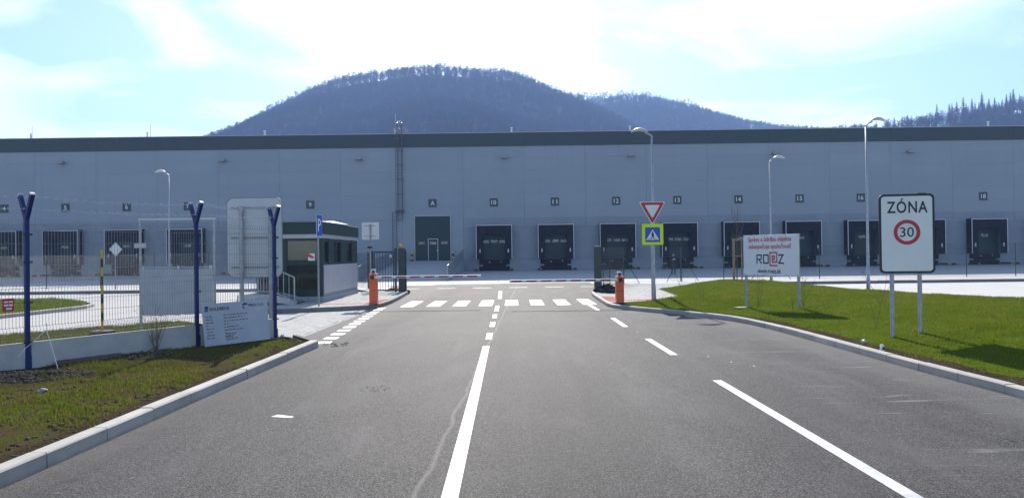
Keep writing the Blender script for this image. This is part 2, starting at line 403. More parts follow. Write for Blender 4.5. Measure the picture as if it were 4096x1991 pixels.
def inpoly(x, y, poly):
    r = np.zeros(np.shape(x), bool); n = len(poly); j = n-1
    for i in range(n):
        xi, yi = poly[i]; xj, yj = poly[j]
        c = ((yi > y) != (yj > y)) & (x < (xj-xi)*(y-yi)/((yj-yi) or 1e-9)+xi); r ^= c; j = i
    return r
def dist_line(x, y, line):
    d = np.full(np.shape(x), 1e9)
    for a, b in zip(line[:-1], line[1:]):
        ax, ay = a; bx, by = b; dx, dy = bx-ax, by-ay; L = dx*dx+dy*dy
        t = np.clip(((x-ax)*dx+(y-ay)*dy)/L, 0, 1); d = np.minimum(d, np.hypot(x-ax-t*dx, y-ay-t*dy))
    return d
def vnoise(x, y, s, seed=0):
    x = np.asarray(x)*s+seed*17.3; y = np.asarray(y)*s+seed*9.1
    def h(i, j): return np.modf(np.abs(np.sin(i*127.1+j*311.7)*43758.5453))[0]
    i, j = np.floor(x), np.floor(y); u, v = x-i, y-j; u = u*u*(3-2*u); v = v*v*(3-2*v)
    return (h(i, j)*(1-u)+h(i+1, j)*u)*(1-v)+(h(i, j+1)*(1-u)+h(i+1, j+1)*u)*v
def fbm(x, y, s, seed=0, o=4): return sum(vnoise(x, y, s*2**k, seed+k)/2**k for k in range(o))/sum(1/2**k for k in range(o))
def big_mesh(name, V, F):
    me = bpy.data.meshes.new(name); k = F.shape[1]
    me.vertices.add(len(V)); me.vertices.foreach_set('co', np.asarray(V, np.float32).ravel())
    me.loops.add(F.size); me.loops.foreach_set('vertex_index', F.ravel().astype(np.int32))
    me.polygons.add(len(F)); me.polygons.foreach_set('loop_start', np.arange(0, F.size, k, dtype=np.int32))
    me.update(calc_edges=True); return me
def sheet(name, poly, z, mat, parent=None):
    o = MB(); o.add([(x, y, z) for x, y in poly], [tuple(range(len(poly)))])
    me = o.mesh(name, mat)
    if me.polygons[0].normal.z < 0: me.flip_normals()
    return link(name, me, parent)

# ------------------------------------------------------------------ plan lines
KR = smooth_line([(6.8,1),(6.6,5),(6.42,9),(6.34,11),(6.30,13),(6.28,16.8),(6.2,19.2),(6.0,20.8),(5.6,22.0),(5.03,23.2),(4.3,24.5),(3.75,25.6),(3.42,26.6),(3.36,27.6),(3.4,29.5),(3.46,32.5),(3.6,35),(3.9,37.4)], 1.0)
KL = smooth_line([(-4.42,1),(-4.3,6),(-4.22,10),(-4.12,14.6),(-4.08,16.1)], 1.0)
KL2 = np.array([(-4.08,16.1),(-4.22,16.48),(-4.9,17.6)])
KI = smooth_line([(-13.9,39),(-11.8,33),(-10.2,28.4),(-9.5,26.6),(-8.9,25.95),(-8.1,25.8),(-5.9,26.75),(-5.25,27.15),(-4.95,27.6),(-4.83,28.4),(-4.8,30),(-4.85,32.5),(-5.0,35.5),(-5.15,38.4)], 1.0)
YW = 75.3                                   # warehouse front
def yard_z(y): return 0.004 + 0.285*np.clip((np.asarray(y)-56)/(YW-56), 0, 1)
def offset(line, d):
    t = np.gradient(line, axis=0); t /= np.linalg.norm(t, axis=1)[:, None]
    return line + np.c_[-t[:, 1], t[:, 0]]*d

# ------------------------------------------------------------------ ground and roads
g = MB(); g.add([(-2600,-400,-0.06),(2600,-400,-0.06),(2600,2000,-0.06),(-2600,2000,-0.06)], [(0,1,2,3)])
struct(g.build('ground', 'earth'))
road_poly = [(-60,-30),(60,-30),(60,-2),(7.2,-2),(6.75,1)] + [tuple(p) for p in KR] + [(4.2,40),(6.6,44),(9,48.3),(9,51.5),(-9,51.5),(-9,48.3),(-6.5,44),(-5.3,40)] \
    + [tuple(p) for p in KI[::-1] if p[1] > 27.5 and p[0] > -6] + [(-4.98,27.6),(-5.0,18.2),(-4.9,17.6)] + [tuple(p) for p in KL2[::-1]] + [tuple(p) for p in KL[::-1]] + [(-4.8,-2),(-60,-2)]
road = struct(sheet('road', road_poly, 0.0, 'asphalt'))
PK = [(-70,3),(-16,3),(-15.5,10),(-12.4,18.5),(-10.4,21.5),(-9.2,22.0),(-6.2,18.9),(-5.25,17.9),(-5.02,18.2),(-5.0,27.6),(-5.3,27.9),(-8.1,26.6),(-14,25.6),(-14,43),(-70,43)]
park = struct(sheet('driveway', PK, -0.012, 'paver_far'))
PR = [(14.4,20),(70,14),(70,43.4),(12.6,43.4),(12.6,40.6),(14.4,39)]
struct(sheet('parking_ground', PR, -0.008, 'yard'))
bx = struct(sheet('driveway', [(-14,25.6),(-8.1,26.6),(-8,44),(-14,44)], -0.016, 'paver_far'))
# concrete yard in front of the docks
yb = MB()
ys = [48.2, 50, 53, 56, 60, 64, 68, 72, YW+0.3]
xs_ = list(np.arange(-75, 76, 5.0))
for j in range(len(ys)-1):
    for i in range(len(xs_)-1):
        y0, y1, x0, x1 = ys[j], ys[j+1], xs_[i], xs_[i+1]
        if y1 <= 53 and -9.9 < x0 and x1 < 9.9 and y0 < 50: continue
        yb.add([(x0,y0,float(yard_z(y0))),(x1,y0,float(yard_z(y0))),(x1,y1,float(yard_z(y1))),(x0,y1,float(yard_z(y1)))], [(0,1,2,3)])
yard = struct(yb.build('yard', 'yard'))
jl = MB()
for x in (-52,-46,-34,-22,-1,11,20,32,44): jl.add([(x,52,0.009),(x+0.05,52,0.009),(x+0.05,56,0.009),(x,56,0.009)], [(0,1,2,3)])
for y in (51.8, 54.6): jl.add([(-70,y,0.009),(70,y,0.009),(70,y+0.07,0.009),(-70,y+0.07,0.009)], [(0,1,2,3)])
jl.build('yard_joint', 'mortar', yard)

# markings
def quadmark(pts, mat='paint', parent=None, z=0.004):
    m = MB(); m.add([(x, y, z) for x, y in pts], [tuple(range(len(pts)))])
    me = m.mesh('road_marking', mat)
    if me.polygons[0].normal.z < 0: me.flip_normals()
    return link('road_marking', me, parent or road)
def strip(x0, y0, x1, y1, w): quadmark([(x0-w/2,y0),(x0+w/2,y0),(x1+w/2,y1),(x1-w/2,y1)])
strip(-0.49, 1.0, -0.56, 15.95, 0.135)
for y0, y1 in ((17.2,18.6),(20.2,21.6),(23.0,24.3),(25.7,28.4),(32.9,39.5)): strip(-0.55, y0, -0.56 if y1 < 30 else -0.62, y1, 0.135 if y1 < 30 else 0.16)
strip(3.10, 1.0, 3.00, 11.35, 0.135)
for a in ((2.97,14.2,2.96,16.9),(2.89,19.7,2.91,22.4),(2.84,25.6,2.82,28.3)): strip(*a, 0.135)
for k, x in enumerate(np.arange(-3.93, 3.0, 0.972)):
    quadmark([(x-0.25,28.45),(x+0.25,28.45),(x+0.25,29.95),(x-0.25,29.95)])
    quadmark([(x-0.25,30.08),(x+0.25,30.08),(x+0.25,31.75),(x-0.25,31.75)])
quadmark([(-4.75,29.975),(3.3,29.975),(3.3,30.055),(-4.75,30.055)], 'kerb')
for k in range(13):
    t = k/12; x = -4.17-0.60*t; y = 16.75+10.9*t
    quadmark([(x-0.16,y),(x+0.16,y),(x+0.14,y+0.46),(x-0.18,y+0.46)])
for x in np.arange(-8.4, 8, 2.05): quadmark([(x,43.6),(x+1.05,43.6),(x+1.05,43.85),(x,43.85)])
quadmark([(-8.5,48.9),(-0.8,49.1),(-0.8,49.25),(-8.5,49.05)]); quadmark([(1.2,50.1),(8.8,50.2),(8.8,50.35),(1.2,50.25)])
quadmark([(-2.90,9.16),(-2.63,9.08),(-2.62,9.16),(-2.85,9.28)])
for a, b in (((3.95,12.7),(4.0,12.66)),((3.72,13.2),(3.78,13.16)),((3.5,13.9),(3.54,13.86)),((2.95,18.4),(3.0,18.38))):
    quadmark([a,(a[0]+0.03,a[1]-0.02),(a[0]+0.05,a[1]+0.04),(a[0]+0.02,a[1]+0.05)])
for pts in ([(-21,34.5),(-13.5,38.2)],[(-30,36),(-24,38.5)],[(-17,39.5),(-11,41)]):
    (a, b), (c, d) = pts; quadmark([(a,b),(c,d),(c,d+0.14),(a,b+0.14)], 'paint', park, 0.002)

# kerbs of separate stones
def kerb(line, h, w, mat='kerb', gap=0.014, side=1, name='kerb', h_end=None):
    inner = offset(line, side*w)
    bm_ = MB(); n = len(line)
    il = offset(line, side*0.035); il2 = offset(line, side*(w-0.02))
    for i in range(n-1):
        a, b, c, d = il[i], il[i+1], il2[i+1], il2[i]
        bm_.prism([tuple(a), tuple(b), tuple(c), tuple(d)], -0.08, h-0.025)
    root = struct(bm_.build(name, 'mortar'))
    for i in range(n-1):
        p, q, r_, s_ = (np.array(x) for x in (line[i], line[i+1], inner[i+1], inner[i]))
        e = (q-p)/np.linalg.norm(q-p)*gap/2; p = p+e; s_ = s_+e; q = q-e; r_ = r_-e
        hz0 = hz1 = h
        if h_end is not None: hz0 = h+(h_end-h)*i/(n-1); hz1 = h+(h_end-h)*(i+1)/(n-1)
        jz = random.uniform(-0.005, 0.005); c = random.uniform(0.014, 0.022); sh = (s_-p)/np.linalg.norm(s_-p)*random.uniform(-0.006, 0.006); p = p+sh; q = q+sh; r_ = r_+sh; s_ = s_+sh
        nv = (s_-p)/np.linalg.norm(s_-p)*c
        sec = []
        for (o_, i_, hz) in ((p, s_, hz0+jz), (q, r_, hz1+jz)):
            n2 = (i_-o_)/np.linalg.norm(i_-o_)
            sec.append([(*(o_-n2*0.0), -0.1), (*(o_+n2*0.006), hz-c), (*(o_+n2*(c+0.006)), hz), (*(i_-n2*0.006), hz), (*i_, -0.1)])
        m = MB(); m.add(sec[0]+sec[1], [(0,1,2,3,4),(9,8,7,6,5),(0,5,6,1),(1,6,7,2),(2,7,8,3),(3,8,9,4),(4,9,5,0)])
        m.build('kerb_stone', mat, root)
    return root
kerb(KR, 0.13, 0.16, side=-1)
kerb(KL, 0.15, 0.17, side=1)
kerb(KL2, 0.15, 0.17, side=1, h_end=0.02)
kerb(KI, 0.15, 0.16, 'kerb_dark', side=1)
for xx0, xx1, yy in ((-70,-9.2,42.75),(12.6,70,43.2)):
    kerb(np.c_[np.arange(xx0, xx1, 2.0), np.full(len(np.arange(xx0, xx1, 2.0)), yy)], 0.16, 0.16, 'kerb_dark', side=1)
isl = [(-34,18),(-17.0,18),(-16.9,25),(-16.6,28.6),(-16.7,30.4),(-17.6,32.2),(-19.4,33.0),(-22,32.2),(-34,28)]
kerb(smooth_line([(-17.0,18),(-16.9,25),(-16.6,28.6),(-16.7,30.4),(-17.6,32.2),(-19.4,33.0),(-22,32.2),(-34,28)], 1.0), 0.12, 0.15, side=1)
edging = kerb(smooth_line([(-4.95,17.75),(-4.96,27.5)], 1.0), 0.006, 0.1, side=1)

# strips carrying the rear fence
struct(sheet('pavement', [(-70,42.9),(-9.2,42.9),(-7.2,38.5),(-6.4,38.5),(-6.9,44),(-9,48.4),(-70,48.4)], 0.125, 'yard'))
struct(sheet('pavement', [(12.6,43.3),(70,43.3),(70,48.6),(8.6,48.6),(6.2,44.6),(8,43)], 0.125, 'yard'))
# guard island and right-hand pavement, paved in real blocks
def pave(poly, z, name, red=None, bed='paver_bed', indiv=0, ang=0.0, far=1e9, bl=0.2, bw=0.1):
    root = struct(sheet(name, poly, z-0.028, bed))
    P = np.array(poly); cx, cy = P.mean(0); ca, sa = math.cos(ang), math.sin(ang)
    rad = np.abs(P-[cx, cy]).max()*1.5
    rows = np.arange(-rad, rad, bw); V = {}; items = []
    for j, ry in enumerate(rows):
        for rx in np.arange(-rad+(bl/2 if j % 2 else 0), rad, bl):
            items.append((rx+bl/2, ry+bw/2))
    I = np.array(items); X = cx+I[:, 0]*ca-I[:, 1]*sa; Y = cy+I[:, 0]*sa+I[:, 1]*ca
    ok = inpoly(X, Y, poly) & (Y < far); X, Y = X[ok], Y[ok]
    isred = np.zeros(len(X), bool)
    if red:
        for rp_ in red: isred |= inpoly(X, Y, rp_)
    near = np.argsort(Y)[:indiv] if indiv else np.array([], int)
    mask = np.ones(len(X), bool); mask[near] = False
    g2 = 0.006; a, b, c = bl/2-g2, bw/2-g2, 0.008
    tpl = np.array([(-a,-b,-0.03),(a,-b,-0.03),(a,b,-0.03),(-a,b,-0.03),(-a,-b,-c),(a,-b,-c),(a,b,-c),(-a,b,-c),(-a+c,-b+c,0),(a-c,-b+c,0),(a-c,b-c,0),(-a+c,b-c,0)])
    Ft = np.array([(0,1,5,4),(1,2,6,5),(2,3,7,6),(3,0,4,7),(4,5,9,8),(5,6,10,9),(6,7,11,10),(7,4,8,11),(8,9,10,11)])
    rot = np.array([[ca,sa,0],[-sa,ca,0],[0,0,1]]); tpl = tpl@rot
    zj = rng.uniform(-0.003, 0.003, len(X))
    for flag, mat in ((False, 'paver'), (True, 'paver_red')):
        k = np.where(mask & (isred == flag))[0]
        if len(k) == 0: continue
        Vv = (tpl[None]+np.c_[X[k], Y[k], z+zj[k]][:, None, :]).reshape(-1, 3)
        Ff = (Ft[None]+(np.arange(len(k))*12)[:, None, None]).reshape(-1, 4)
        me = big_mesh('paver_field', Vv, Ff); me.materials.append(M[mat])
        tag(link('paver_field', me, root), kind='stuff')
    if indiv:
        me = big_mesh('paver', tpl, Ft); me.materials.append(M['paver'])
        for k in near: link('paver', me, root, (X[k], Y[k], z+zj[k]))
    return root
pave([(-9.2,22.0),(-6.2,18.9),(-5.25,17.95),(-5.08,18.2),(-5.08,27.2),(-5.9,26.7),(-8.1,25.75),(-8.9,25.9),(-9.6,26.5),(-12.5,26.5),(-12.5,21.5),(-10.4,21.6)], 0.0, 'paving', indiv=300, ang=R(4))
KIi = offset(KI, 0.165); ip = [tuple(p) for p in KIi] + [(-6.6,38.6)]
pave(ip, 0.125, 'pavement', red=[[(-7.2,28.55),(-4.7,28.55),(-4.7,29.0),(-7.2,29.0)],[(-5.6,28.5),(-4.7,28.5),(-4.7,31.5),(-5.25,31.5)]], far=38.4)
pr = [(3.54,27.6),(4.4,27.9),(5.0,28.2),(6.6,30.2),(7.1,37.6),(9.5,41.3),(12.6,43.3),(12.6,44),(6.3,44.4),(4.6,40),(4.05,37.2),(3.76,35),(3.63,32.5),(3.57,29.5)]
pave(pr, 0.125, 'pavement', red=[[(3.4,28.2),(6.6,28.9),(6.6,29.4),(3.4,28.75)],[(3.4,28.2),(4.0,28.2),(4.1,31.4),(3.4,31.4)]])

# ------------------------------------------------------------------ grass
def terrain(name, poly, zf, step, mat):
    P = np.array(poly); x0, y0 = P.min(0)-step; x1, y1 = P.max(0)+step
    bm = bmesh.new(); vs = [bm.verts.new((x, y, 0)) for x, y in poly]; bm.faces.new(vs)
    for ax, lo, hi in ((0, x0, x1), (1, y0, y1)):
        for t in np.arange(lo, hi, step):
            co = (t,0,0) if ax == 0 else (0,t,0); no = (1,0,0) if ax == 0 else (0,1,0)
            bmesh.ops.bisect_plane(bm, geom=bm.verts[:]+bm.edges[:]+bm.faces[:], plane_co=co, plane_no=no)
    bmesh.ops.triangulate(bm, faces=bm.faces[:])
    A = np.array([v.co[:] for v in bm.verts]); Z = zf(A[:, 0], A[:, 1])
    for v, z in zip(bm.verts, Z): v.co.z = float(z)
    for f in bm.faces:
        if f.normal.z < 0: f.normal_flip()
        f.smooth = True
    me = bpy.data.meshes.new(name); bm.to_mesh(me); bm.free(); me.materials.append(M[mat])
    return struct(link(name, me))
KRi = offset(KR, -0.15); KLi = offset(KL, 0.16)
kri = [tuple(p) for p in KRi if p[1] < 27.4]
mound = kri + [(4.5,27.8),(5.1,28.15),(6.65,30.1),(7.2,37.5),(9.6,41.2),(12.6,43.1),(13.2,40.6),(14.2,39),(14.6,30),(16.4,22.5),(26,17),(26,1)]
def z_r(x, y):
    d = dist_line(x, y, [tuple(p) for p in KRi]); e = dist_line(x, y, [(4.5,27.8),(5.1,28.15),(6.65,30.1),(7.2,37.5),(9.6,41.2),(12.6,43.1),(13.2,40.6),(14.2,39),(14.6,30),(16.4,22.5),(26,17)])
    t = np.clip(np.minimum(d/3.2, e/2.2), 0, 1); t = t*t*(3-2*t)
    return 0.112+0.33*t+(fbm(x, y, 0.5, 3)-0.5)*0.12*np.clip(d/1.0, 0, 1)*np.clip(e/1.0, 0, 1)
terrain('mound_ground', mound, z_r, 0.35, 'turf')
def soil_edge(line, zf, sgn, w):
    a = offset(line, sgn*0.0); V = []; F = []
    for i in range(len(line)):
        ww = w*(0.6+0.8*fbm(line[i][0], line[i][1], 0.9, 61)); b_ = offset(line, sgn*ww)[i]; c_ = offset(line, sgn*ww*0.5)[i]
        for p in (a[i], c_, b_): V.append((p[0], p[1], float(zf(np.array([p[0]]), np.array([p[1]]))[0])+0.005))
    for i in range(len(line)-1):
        for k in (0, 1): F.append((3*i+k, 3*i+k+1, 3*i+4+k, 3*i+3+k))
    m = MB(); m.add(V, F); return struct(m.build('soil_edge', 'bare_soil'))
soil_edge(smooth_line([tuple(p) for p in KRi[:27]], 0.3), z_r, -1, 0.34)
# left verge: between kerb and plinth fence, and the strip behind the fence
FP = [(-11.2,8.0),(-9.55,9.8),(-7.9,12.5),(-6.25,15.2),(-5.11,16.5)]
verge = [tuple(p) for p in KLi] + [(-4.36,16.42),(-4.98,17.5),(-5.2,17.85),(-6.2,18.85),(-9.2,21.9),(-10.4,21.4),(-12.4,18.4),(-15.5,10),(-16,3),(-16,1)]
def z_l(x, y):
    d = dist_line(x, y, [tuple(p) for p in KLi]+[(-4.36,16.42),(-4.98,17.5)]); e = dist_line(x, y, [(-4.98,17.5),(-6.2,18.85),(-9.2,21.9),(-10.4,21.4),(-12.4,18.4),(-15.5,10)])
    t = np.clip(np.minimum(d/1.5, e/1.0), 0, 1)
    edge = np.clip(d/0.5, 0, 1)
    return 0.045*np.clip(e/0.5, 0, 1)+0.085*edge*np.clip(e/0.5, 0, 1)+0.03*t+(fbm(x, y, 1.1, 5)-0.5)*0.10*t-0.03*np.clip((y-12)/-4, 0, 1)*np.clip((-x-6)/3, 0, 1)
terrain('verge_ground', verge, z_l, 0.2, 'soil')
soil_edge(smooth_line([tuple(p) for p in KLi], 0.3), z_l, 1, 0.30)
terrain('island_ground', [(x, y) for x, y in [(-34,18.1),(-17.16,18.1),(-17.06,25),(-16.78,28.6),(-16.9,30.3),(-17.75,32.05),(-19.45,32.82),(-22,32.0),(-34,27.8)]],
        lambda x, y: 0.10+0.16*np.clip((-16.9-x)/2.5, 0, 1)+0*y, 0.8, 'turf')

def blades(name, poly, zf, n, hmin, hmax, w, mat, dens=None, label='', near=None):
    P = np.array(poly); x0, y0 = P.min(0); x1, y1 = P.max(0)
    X = rng.uniform(x0, x1, n); Y = rng.uniform(y0, y1, n)
    if near:   # more blades close to the road end
        Y = y0+(y1-y0)*rng.random(n)**near
    k = inpoly(X, Y, poly)
    if dens is not None: k &= rng.random(n) < dens(X, Y)
    X, Y = X[k], Y[k]; n = len(X); Z = zf(X, Y)-0.004
    sc = 1+np.clip(Y-12, 0, 40)/30
    tall = 0.6+0.8*fbm(X, Y, 1.6, 8)
    H = rng.uniform(hmin, hmax, n)*tall*(0.7+0.3*sc); Wd = w*sc*rng.uniform(0.7, 1.3, n); A = rng.uniform(0, 2*math.pi, n); L = rng.uniform(0.1, 0.8, n)*H; B = rng.uniform(0, 2*math.pi, n)
    b = np.c_[X, Y, Z]; s = np.c_[np.cos(A), np.sin(A), 0*A]*Wd[:, None]/2
    tip = b+np.c_[np.cos(B)*L, np.sin(B)*L, H]; mid = b+np.c_[np.cos(B)*L*0.3, np.sin(B)*L*0.3, H*0.6]
    V = np.stack([b-s, b+s, mid+s*0.7, tip, mid-s*0.7], 1).reshape(-1, 3)
    F = (np.array([(0,1,2),(0,2,4),(4,2,3)])[None]+(np.arange(n)*5)[:, None, None]).reshape(-1, 3)
    me = big_mesh(name, V, F); me.materials.append(M[mat])
    return tag(link(name, me), label, 'grass', kind='stuff')
def d_l(x, y):
    d = dist_line(x, y, [tuple(p) for p in KLi])
    f = fbm(x, y, 1.3, 11); b = fbm(x, y, 4.0, 13)
    v = np.clip((f-0.385)*6, 0.04, 1)*np.clip((d-0.12+0.5*(b-0.5))/0.5, 0, 1)*np.clip((b-0.30)*5, 0.12, 1)
    v *= 1-np.clip(1.2-np.hypot((x+7.4)/1.3, (y-11.6)/1.0), 0, 1)
    return np.where(x < -9.5, v*0.3+0.1, v)
vpoly = [p for p in verge if p[1] >= 3.0] 
blades('verge_grass', verge, z_l, 520000, 0.025, 0.065, 0.008, 'grass_l', d_l, 'patchy short grass on the left verge beside the fence')
def d_r(x, y):
    d = dist_line(x, y, [tuple(p) for p in KRi]); f = fbm(x, y, 0.9, 21)
    vis = np.where((x > 0.68*y+1.5), 0.0, 1.0)
    b = fbm(x, y, 3.2, 23)
    return np.clip((d-0.10+0.55*(b-0.5))/0.4, 0.0, 1)*np.clip((f-0.30)*5, 0.22, 1)*np.clip((b-0.22)*6, 0.25, 1)*vis*np.clip(1.15-(y-8)/40, 0.45, 1)
blades('mound_grass', mound, z_r, 900000, 0.025, 0.055, 0.009, 'grass_r', d_r, 'bright green mown grass on the right mound')
blades('island_grass', [(-24,20),(-17.2,20),(-17.1,25),(-16.9,30.2),(-17.8,31.9),(-19.5,32.7),(-22,31.8),(-24,31)], lambda x, y: 0.10+0.16*np.clip((-16.9-x)/2.5, 0, 1)+0*y, 26000, 0.04, 0.08, 0.014, 'grass_r', None, 'green grass on the small island in the left driveway')

# ------------------------------------------------------------------ warehouse
WH = thing('warehouse', 'long grey panelled warehouse with dark green roof band and numbered loading docks', 'warehouse', (0, YW, 0.29))
XL, XR = -67.73, 64.27
MB().box(XL, XR, 0.22, 60, 0.0, 13.2).build('wall_core', 'wall_trim', WH)
ZB, ZT = 5.15, 12.2; nrow = 6; rh = (ZT-ZB)/nrow
pan = MB().box(0.006, 5.994, 0.0, 0.22, 0.002, rh-0.002).mesh('wall_panel', 'wall')
col_x = [XL+1.0+6*i for i in range(22)]        # column edges: dock centres sit mid-bay
docks = {-55.73: '3', -49.73: '4', -43.73: '5', -37.73: '6', -31.73: '7', -25.73: '8', -19.73: '9', -1.73: '10', 4.27: '11', 10.27: '12', 16.27: '13', 22.27: '14', 28.27: '15', 34.27: '16', 40.27: '17', 46.27: '18', 52.27: '19'}
bays = [-61.73+6*i for i in range(21)]
for bx_ in bays:
    for r_ in range(nrow): link('wall_panel', pan, WH, (bx_-3, 0.0, ZB+r_*rh))
fp = MB().box(0.006, 5.994, -0.10, 0.22, ZT+0.004, 13.5).mesh('fascia_panel', 'fascia')
for bx_ in bays: link('fascia_panel', fp, WH, (bx_-3, 0, 0))
MB().box(bays[0]-3, bays[-1]+3, -0.14, 0.5, 13.503, 13.56).build('parapet_cap', 'wall_trim', WH)
MB().box(bays[0]-3, bays[-1]+3, 0.3, 59.5, 13.21, 13.26).build('roof', 'roof', WH)
# precast base between docks
lint = MB().box(0.01, 5.99, -0.05, 0.215, 4.21, ZB-0.008).mesh('concrete_panel', 'plinth')
pier = MB().box(1.56, 4.44, -0.045, 0.215, 1.11, 4.195).mesh('concrete_panel', 'plinth')
low = MB().box(1.5, 4.5, -0.08, 0.215, -0.3, 1.095).mesh('concrete_panel', 'plinth')
plain = MB().box(0.006, 5.994, 0.0, 0.215, 0.002, 1.02).mesh('wall_panel', 'wall')
for bx_ in bays:
    key = round(bx_, 2)
    if key in docks:
        link('concrete_panel', lint, WH, (bx_-3, 0, 0))
    else:
        for k in range(5): link('wall_panel', plain, WH, (bx_-3, 0.0, 0.04+k*1.022))
for b0, b1 in zip(bays[:-1], bays[1:]):
    d0, d1 = round(b0, 2) in docks, round(b1, 2) in docks
    if d0 and d1:
        link('concrete_panel', pier, WH, (b0, 0, 0)); link('concrete_panel', low, WH, (b0, 0, 0))
    elif d0 or d1:
        xa, xb = (b0+1.56, b0+2.99) if d0 else (b0+3.01, b0+4.44)
        MB().box(xa, xb, -0.045, 0.215, 1.11, 4.195).build('concrete_panel', 'plinth', WH)
        xa, xb = (b0+1.5, b0+2.99) if d0 else (b0+3.01, b0+4.5)
        MB().box(xa, xb, -0.08, 0.215, -0.3, 1.095).build('concrete_panel', 'plinth', WH)
# number plates
pl = MB().box(-0.40, 0.40, -0.05, -0.005, -0.40, 0.40, 0.008).mesh('number_plate', 'plate')
plates = dict(docks); plates[-7.73] = 'A'
for x, s in plates.items():
    p = link('number_plate', pl, WH, (x, 0, 6.70))
    text(s, 0.62, 'letter_w', p, (0, -0.056, 0), bold=0.004, fit=(0.25 if len(s) == 1 else 0.46, 0.42) if s != 'A' else (0.38, 0.42))
# dock shelters
def wcyl(m, c, r, y0, y1): return m
outer = MB()
for a in ((-1.74,-1.66,-0.95,-0.05,1.12,4.5),(1.66,1.74,-0.95,-0.05,1.12,4.5),(-1.655,1.655,-0.95,-0.05,4.42,4.5)): outer.box(*a)
for a in ((-1.655,-1.06,-0.93,-0.89,1.12,3.55),(1.06,1.655,-0.93,-0.89,1.12,3.55),(-1.655,1.655,-0.915,-0.875,3.50,4.415)): outer.box(*a)
m_outer = outer.mesh('dock_shelter', 'rubber')
e = MB()
for a in ((-1.75,-1.69,-0.985,-0.955,1.12,4.47),(1.69,1.75,-0.985,-0.955,1.12,4.47),(-1.75,1.75,-0.985,-0.955,4.40,4.475)): e.box(*a)
m_edge = e.mesh('shelter_edge', 'trim_white')
dr = MB(); dr.box(-1.3, 1.3, -0.10, -0.052, 1.12, 4.2)
for zz in (1.7, 2.3, 3.2, 3.7): dr.box(-1.29, 1.29, -0.108, -0.1, zz, zz+0.5)
m_door = dr.mesh('dock_door', 'door')
m_win = MB().box(-0.32, 0.32, -0.125, -0.109, -0.13, 0.13).mesh('door_window', 'dockglass')
m_mark = MB().box(-0.055, 0.055, -0.945, -0.932, -0.17, 0.17).mesh('guide_marker', 'trim_white')
lev = MB(); lev.box(-1.28, 1.28, -0.16, 0.1, 0.62, 1.09); lev.box(-1.48, 1.48, 0.06, 0.21, -0.2, 1.09); lev.box(-1.2, 1.2, -0.28, -0.165, 1.0, 1.08)
for s in (-1, 1): lev.box(s*1.22-0.13, s*1.22+0.13, -0.34, -0.165, 0.66, 0.98)
m_lev = lev.mesh('dock_leveller', 'rubber')
m_sig = MB().box(1.18, 1.50, -0.945, -0.932, 4.16, 4.19).mesh('signal_strip', 'boom_red')
m_lip = MB().box(-0.55, -0.40, -0.30, -0.285, 0.82, 0.90).box(0.62, 0.68, -0.30, -0.285, 0.84, 0.98).mesh('leveller_lip', 'galv')
m_led = MB().box(-0.18, 0.18, -0.15, 0.05, 0.45, 0.60).mesh('ledge', 'plinth')
wg = MB(); wg.tube([(0,-0.2,0.14),(0.0,-2.0,0.14),(0.25,-2.5,0.14)], 0.09, 8); m_wg = wg.mesh('wheel_guide', 'black')
wg = MB(); wg.tube([(0.0,-1.75,0.14),(0.005,-2.02,0.14),(0.06,-2.12,0.14)], 0.097, 8); m_wgy = wg.mesh('guide_band', 'yellow')
for k, (x, s) in enumerate(docks.items()):
    sh = link('dock_shelter', m_outer, WH, (x, 0, 0))
    link('shelter_edge', m_edge, sh); link('dock_door', m_door, sh)
    vis = {0: (-1, 0, 1)}.get(0)
    for wx in ((-0.82, 0, 0.82) if s in ('10', '11', '12', '13', '9') else (0,)): link('door_window', m_win, sh, (wx, 0, 2.86))
    for wx in (-1.37, 1.37): link('guide_marker', m_mark, sh, (wx, 0, 1.95))
    link('dock_leveller', m_lev, sh)
    link('signal_strip', m_sig, sh)
    link('leveller_lip', m_lip, sh)
    for s_ in (-1, 1):
        link('ledge', m_led, sh, (s_*1.32, 0, 0))
        w_ = link('wheel_guide', m_wg, sh, (s_*1.55, 0, 0.0)); w_.scale = (s_, 1, 1)
        w_ = link('guide_band', m_wgy, sh, (s_*1.55, 0, 0.0)); w_.scale = (s_, 1, 1)
# sectional gate A
gd = MB(); gd.box(-1.72, 1.72, -0.07, -0.005, 1.07, 5.42)
for zz in np.arange(1.10, 5.3, 0.615): gd.box(-1.70, 1.70, -0.082, -0.07, zz, zz+0.60)
ga = gd.build('gate_door', 'door', WH, (-7.75, 0, 0))
fr = MB(); fr.box(-1.80,-1.723,-0.10,-0.003,1.07,5.50); fr.box(1.723,1.80,-0.10,-0.003,1.07,5.50); fr.box(-1.72,1.72,-0.10,-0.003,5.423,5.50); fr.build('door_frame', 'wall_trim', ga)
wk = MB()
for a in ((-0.47,-0.42,1.1,3.22),(0.47,0.52,1.1,3.22),(-0.418,0.468,3.17,3.22)): wk.box(a[0],a[1],-0.105,-0.083,a[2],a[3])
wk.build('wicket_frame', 'trim_white', ga)
MB().box(0.38,0.44,-0.14,-0.083,2.02,2.14).build('handle', 'trim_white', ga)
for wx in (-1.1, 0.03, 1.15): MB().box(wx-0.31,wx+0.31,-0.100,-0.083,2.68,2.94).build('door_window', 'dockglass', ga)
# wall lamps
wlm = MB(); wlm.prism([(-0.36,-0.10),(0.36,-0.10),(0.30,0.10),(-0.30,0.10)], -0.62, -0.15, 'y'); wlm.box(-0.05,0.05,-0.2,-0.003,-0.08,0.06)
m_wl = wlm.mesh('wall_lamp', 'galv_dull')
for x in (-44.0,-28.2,-14.9,-0.6,11.8,25.9,39.1): link('wall_lamp', m_wl, WH, (x, 0, 11.1))
